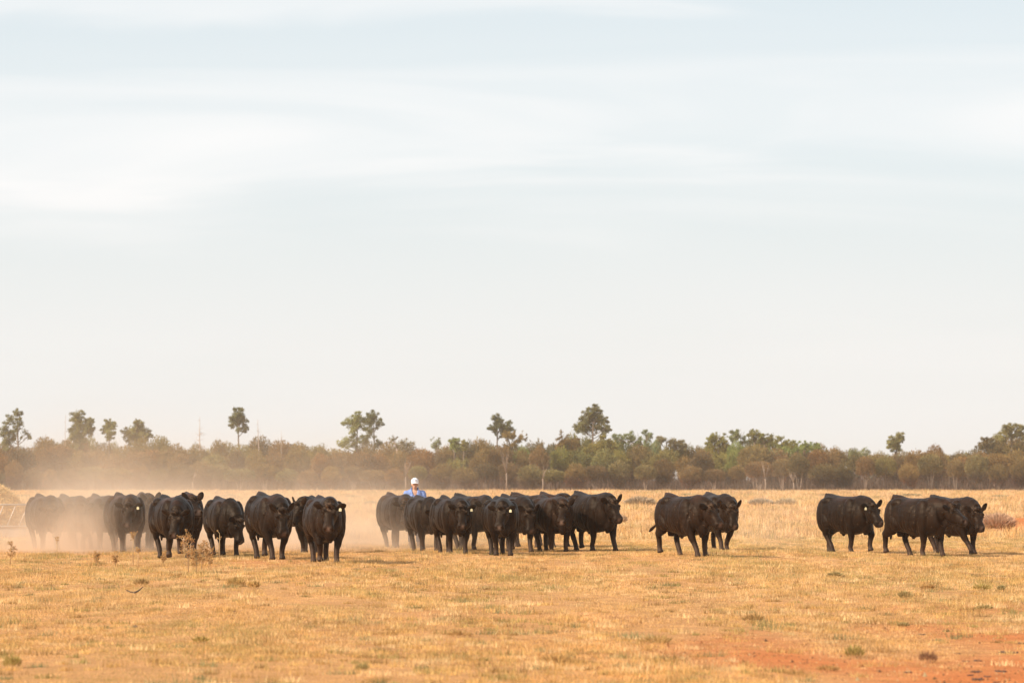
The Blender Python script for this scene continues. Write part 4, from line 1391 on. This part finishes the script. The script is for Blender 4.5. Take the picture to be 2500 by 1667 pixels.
BR = (.60, .41, .28)
tuft('dead_bush', 2435, 1295, 100, 50, BR, 2600, 'dead brown mounded bush right of the rightmost bull', 'bush')
tuft('dead_bush', 1512, 1277, 44, 26, BR, 800, 'small brown bush behind the muzzle of the big humped bull', 'bush')
tuft('saltbush', 1563, 1237, 85, 30, (.50, .39, .27), 1500, 'grey-brown bush left of the tail-flicking bull, in the pale grass', 'bush')
tuft('saltbush', 1857, 1236, 70, 24, (.52, .42, .30), 1200, 'grey-brown bush just right of the bull pair', 'bush')
tuft('saltbush', 1920, 1236, 60, 24, (.55, .42, .28), 1000, 'pale bush in the grass left of the right-hand trio', 'bush')
for i, (u, v, w_, h_) in enumerate([(60, 1215, 50, 12), (250, 1213, 40, 10), (560, 1214, 46, 12), (625, 1222, 40, 12), (860, 1216, 50, 12), (905, 1232, 40, 14), (2020, 1214, 60, 14), (2225, 1213, 60, 14), (2150, 1218, 40, 12), (1420, 1220, 40, 12), (1680, 1212, 50, 12), (2440, 1215, 50, 12)]):
    tuft('saltbush', u, v, w_, h_ * .8, (.42, .35, .22), 400,
         'low grey-green bush in the pale grass ' + ['at the hay stack', 'behind the left ear-tagged bull', 'above the head-hanging bull', 'left of the broad striding bull', 'right of the foremost bull', 'left of the man, nearer than the others', 'above the left bull of the right-hand trio', 'above the middle bull of the right-hand trio', 'between two bulls of the right-hand trio', 'behind the big humped bull', 'above the tail-flicking bull', 'near the right edge, above the dead brown bush'][i], 'bush', 'low bushes near the wood')
G1, G2, G3 = (.44, .33, .11), (.48, .30, .12), (.42, .32, .14)
FT = [(2085, 1602, 62, 44, G1, 'bright yellow-green tuft standing on the red soil at lower right'), (1600, 1572, 110, 30, G2, 'wide dark brown tuft in the lower right of the middle'),
      (1840, 1518, 66, 26, G2, 'dark tuft above and left of the yellow-green one'), (2265, 1440, 44, 20, G2, 'small rounded brown tuft below the right-hand trio'), (2395, 1440, 60, 20, G1, 'green-brown tuft near the right edge below the rightmost bull'),
      (2210, 1462, 50, 28, G3, 'grey-green tuft left of two others below the right-hand trio'), (2445, 1442, 26, 20, G3, 'small green tuft at the right edge'), (2265, 1612, 60, 36, (.32, .18, .10), 'brown wiry tuft at the edge of the bare red soil'),
      (2405, 1488, 50, 18, G3, 'low green tuft at the right, above the bare soil'), (1120, 1562, 80, 24, G2, 'brown tuft low in the middle of the foreground'), (30, 1640, 56, 44, G1, 'tall green-brown tuft in the lower left corner'),
      (885, 1644, 40, 26, G3, 'green tuft at the bottom edge left of the middle'), (345, 1430, 46, 24, (.50, .33, .14), 'golden grass clump behind the fallen stick'), (575, 1435, 56, 30, G2, 'brown-green clump below the head-hanging bull'),
      (490, 1578, 54, 22, G1, 'green tuft in the left foreground'), (2040, 1412, 50, 18, G3, 'green tuft under the left bull of the right-hand trio'), (2020, 1636, 70, 22, G2, 'faded tuft at the bottom right, left of the soil'),
      (2205, 1527, 40, 16, G3, 'small green tuft between the yellow-green tuft and the wiry one'), (1360, 1622, 100, 30, G2, 'broad faint tuft at the bottom middle'), (620, 1440, 40, 26, G2, 'brown clump below the broad striding bull')]
for (u, v, w_, h_, c_, lab) in FT:
    tuft('grass_tuft', u, v, w_, h_, c_, 150, lab, 'tuft', 'tufts in the foreground')


def weed(u, v, hpx, label, heads=7, bushy=False, lean=0.0):
    x, y = onground(u, v)
    px = y / FPX
    H = hpx * px
    root = empty('dry_weed', (x, y, gzf(x, y)))
    S = Shape()
    ends = []
    tipz = H * (.93 if not bushy else .8)
    S.tube([(0, 0, -.02), (lean * .3, 0, tipz * .5), (lean, 0, tipz)], [.011, .009, .005], 6)
    for i in range(heads):
        f = random.uniform(.72, 1.0) if not bushy else random.uniform(.25, 1.0)
        a_ = random.uniform(0, 6.28)
        L_ = (H * .10 if not bushy else H * .17) * random.uniform(.5, 1.1)
        b0 = Vector((lean * f, 0, tipz * f))
        e_ = b0 + Vector((math.cos(a_) * L_, math.sin(a_) * L_ * .7, L_ * random.uniform(.5, 1.3)))
        S.tube([b0, b0.lerp(e_, .5) + Vector((0, 0, -.01)), e_], [.006, .005, .003], 5)
        ends.append(e_)
    me = S.mesh('stem')
    setcol(me, np.tile(np.array([.62, .45, .26]), (len(me.vertices), 1)))
    link('stem', me, root, [M_stalk])
    for e_ in ends:
        S = Shape()
        for q in range(7 if bushy else 4):
            c_ = e_ + Vector((random.uniform(-1, 1), random.uniform(-1, 1), random.uniform(-1, 1))) * (.04 if bushy else .022)
            r_ = random.uniform(.005, .010)
            S.blob(c_, (r_, r_, r_ * 1.2), nu=6, nv=4)
            S.tube([e_, c_], [.003, .003], 4)
        me = S.mesh('seed_head', False)
        setcol(me, np.array([.58, .36, .16]) * rng.uniform(.6, 1.3, (len(me.vertices), 1)))
        link('seed_head', me, root, [M_stalk])
    tag(root, label, 'weed', 'dry weeds at the left')


weed(325, 1378, 86, 'tallest single-stalk dry weed with a tight head, below the left ear-tagged bull', 14)
weed(337, 1388, 58, 'shorter single-stalk weed just right of the tallest one', 10)
weed(461, 1402, 108, 'tall branching dry weed in front of the lowered-head bull', 34, True, -.06)
weed(492, 1392, 76, 'bushy pale weed right of the tall branching one', 36, True, .03)
weed(480, 1398, 64, 'bushy pale weed between the two tallest branching ones', 30, True)
weed(510, 1390, 56, 'bushy weed at the foot of the head-hanging bull', 26, True)
weed(139, 1362, 58, 'thin pale weed rising in the dust below the two leftmost bulls', 7)
weed(25, 1372, 60, 'leafy dry weed near the left edge below the feeder', 18, True, .04)
weed(236, 1374, 34, 'short branching weed below the reddish dusty bull', 20, True)
weed(282, 1376, 34, 'short bushy weed left of the tallest single stalk', 18, True)
weed(400, 1376, 30, 'short spreading weed at the front hoof of the lowered-head bull', 18, True)
weed(536, 1372, 74, 'thin upright dry stalk in front of the head-hanging bull', 3)

# fallen stick, clods and dark droppings
M_stick = simple_mat('stick_bark', (0.045, 0.03, 0.022), 0.8, .2)
x, y = onground(330, 1455)
px = y / FPX
S = Shape()
S.tube([(-24 * px, .1, .06), (-12 * px, .05, .03), (0, 0, .025), (9 * px, 0, 9 * px), (19 * px, .02, 18 * px)], [.006, .010, .016, .010, .005], 6)
S.blob((0, 0, .022), (.02, .02, .02), nu=8, nv=6)
o = link('fallen_stick', S.mesh('fallen_stick'), None, [M_stick])
o.location = (x, y, gzf(x, y) + .01)
tag(o, 'dark crooked stick lying in the grass at the left', 'stick')

M_dung = simple_mat('dark_dung', (0.055, 0.03, 0.022), 0.95, .3, 30)


def pat(u, v, wpx, label, group, mat=M_dung, name='dung_pat', hfac=.12):
    x, y = onground(u, v)
    r = wpx * y / FPX / 2
    S = Shape()
    for q in range(6):
        S.blob((random.uniform(-.7, .7) * r, random.uniform(-1.0, 1.0) * r, 0.0), (r * random.uniform(.25, .5), r * random.uniform(.35, .7), r * hfac * random.uniform(.8, 1.6)), nu=9, nv=6)
    me = S.mesh(name)
    V = coords(me)
    V *= (0.85 + .3 * hash2(np.floor(V[:, 0] * 60), np.floor(V[:, 1] * 60), 4))[:, None]
    me.vertices.foreach_set('co', V.astype(np.float32).ravel())
    o = link(name, me, None, [mat])
    o.location = (x, y, gzf(x, y) + .004)
    tag(o, label, 'dung', group)


PATS = [(2383, 1634, 30, 'large dark dropping at the lower right'), (2368, 1641, 22, 'small dark dropping left of the large one'), (2388, 1651, 34, 'widest dark dropping in the lower right corner'),
        (2444, 1634, 30, 'dark lumpy dropping nearest the right corner'), (2412, 1645, 18, 'little dropping between the two widest ones'), (2388, 1607, 22, 'dark dropping above the large one'),
        (2358, 1608, 18, 'faint dropping left of another, above the large one'), (2465, 1588, 44, 'long dark streak of droppings at the right edge'), (2497, 1568, 22, 'dark dropping on the right edge'),
        (2435, 1658, 22, 'dropping at the very bottom right'), (2338, 1590, 14, 'small dark speck of dung on the red soil'), (2218, 1635, 22, 'dark crumb at the left side of the bare soil'),
        (2250, 1547, 20, 'low dark crumb on the upper edge of the bare soil')]
for (u, v, w_, lab) in PATS:
    pat(u, v, w_, lab, 'dark droppings on the red soil')
M_clod = simple_mat('brown_clod', (0.16, .09, .05), .95, .3, 30)
for (u, v, w_, lab) in [(572, 1503, 10, 'small brown clod in the grass below the broad striding bull'), (333, 1540, 16, 'dark reddish clod in the left foreground grass'), (85, 1476, 6, 'tiny dark clod at the far left')]:
    pat(u, v, w_, lab, None, M_clod, 'dirt_clod', .6)

# loose crumbs and litter on the bare soil
nc_ = 5200
cy_a = rng.uniform(30, 56, nc_)
cx_a = cy_a * rng.uniform(.03, .145, nc_)
kp = rng.uniform(0, 1, nc_) < bare_amount(cx_a, cy_a)
cx_a, cy_a = cx_a[kp], cy_a[kp]
sz_ = rng.uniform(.004, .02, len(cx_a)) * (1 + 1.5 * (rng.uniform(0, 1, len(cx_a)) > .96))
zz_a = gz(cx_a, cy_a)
tet = np.array([[1, 0, -.3], [-.5, .87, -.3], [-.5, -.87, -.3], [0, 0, .8]])
TV = np.stack([cx_a, cy_a, zz_a], -1)[:, None] + tet[None] * sz_[:, None, None] * rng.uniform(.5, 1.4, (len(cx_a), 4, 1))
TF = (np.array([[0, 1, 2], [0, 1, 3], [1, 2, 3], [2, 0, 3]])[None] + (np.arange(len(cx_a)) * 4)[:, None, None]).reshape(-1, 3)
TC = np.repeat((np.array([[.30, .12, .05], [.16, .085, .05], [.60, .42, .22], [.42, .17, .07]])[rng.integers(0, 4, len(cx_a))])[:, None], 4, 1).reshape(-1, 3)
tag(link('soil_crumbs', mesh_np('soil_crumbs', TV.reshape(-1, 3), TF, TC), mats=[M_grass]), 'crumbs and dry litter strewn over the bare red soil', 'soil crumbs', kind='stuff')

# ------------------------------------------------------------------ dust raised by the hooves, and the air
M_dust, t, out = new_mat('dust')
tcn = t.nodes.new('ShaderNodeTexCoord')
sp_ = t.nodes.new('ShaderNodeSeparateXYZ')
t.links.new(tcn.outputs['Object'], sp_.inputs[0])
nz = N(t, 'ShaderNodeTexNoise', ins={'Scale': 0.42, 'Detail': 4.0, 'Roughness': 0.6, 'Distortion': 0.9})
t.links.new(tcn.outputs['Object'], nz.inputs['Vector'])
X0, X1 = -16.0, 12.0
fx = math_n(t, 'MULTIPLY', math_n(t, 'SUBTRACT', sp_.outputs[0], X0), 1 / (X1 - X0))


def xf(x): return (x - X0) / (X1 - X0)


dx_ = ramp(t, fx, [(0.0, .12), (xf(-13.0), .14), (xf(-12.0), .7), (xf(-10.8), 1.0), (xf(-9.2), .5), (xf(-7.6), .36), (xf(-4.6), .32), (xf(-3.3), .26), (xf(-1.9), .14), (xf(-.5), .03), (xf(1.5), .0), (xf(5.5), .0), (xf(6.7), .06), (xf(8.2), .0)], 'EASE')
ez = math_n(t, 'POWER', 2.71828, math_n(t, 'MULTIPLY', sp_.outputs[2], -1 / 0.74))
ez2 = math_n(t, 'MULTIPLY', math_n(t, 'POWER', 2.71828, math_n(t, 'MULTIPLY', sp_.outputs[2], -1 / 2.0)), .045)
ez = math_n(t, 'ADD', ez, ez2)
top = math_n(t, 'MULTIPLY', math_n(t, 'SUBTRACT', 4.6, sp_.outputs[2]), .5, True)
yf_ = math_n(t, 'MULTIPLY', math_n(t, 'SUBTRACT', sp_.outputs[1], 90.3), .28, True)
yb_ = ramp(t, math_n(t, 'MULTIPLY', math_n(t, 'SUBTRACT', sp_.outputs[1], 90), 1 / 43, True), [(0, 1.0), (.28, 1.0), (.42, .32), (.8, .25), (1.0, 0.0)])
nf = ramp(t, nz.outputs[0], [(.40, .08), (.63, 2.0)])
den = math_n(t, 'MULTIPLY', dx_, ez)
for q in (top, yf_, yb_, nf):
    den = math_n(t, 'MULTIPLY', den, q)
den = math_n(t, 'MULTIPLY', den, 0.52)
pv = t.nodes.new('ShaderNodeVolumePrincipled')
pv.inputs['Color'].default_value = (0.97, 0.78, 0.60, 1)
pv.inputs['Anisotropy'].default_value = 0.2
t.links.new(den, pv.inputs['Density'])
t.links.new(pv.outputs[0], out.inputs['Volume'])
S = Shape()
S.box(((X0 + X1) / 2, 111.5, 3.2), ((X1 - X0) / 2, 21.5, 3.3))
dob = link('dust_cloud', S.mesh('dust_cloud', False), None, [M_dust])
M_dust.cycles.volume_step_rate = 0.6 if hasattr(M_dust, 'cycles') else 1
tag(dob, 'warm dust cloud raised by the hooves of the bulls at the left', 'dust', kind='stuff')

M_haze, t, out = new_mat('haze')
pv = t.nodes.new('ShaderNodeVolumePrincipled')
pv.inputs['Color'].default_value = (0.97, 0.86, 0.74, 1)
pv.inputs['Density'].default_value = 0.00018
pv.inputs['Anisotropy'].default_value = 0.2
t.links.new(pv.outputs[0], out.inputs['Volume'])
S = Shape()
S.box((0, 1900, 8.2), (3050, 2150, 9.4))
ho = link('haze', S.mesh('haze', False), None, [M_haze])
tag(ho, kind='stuff')
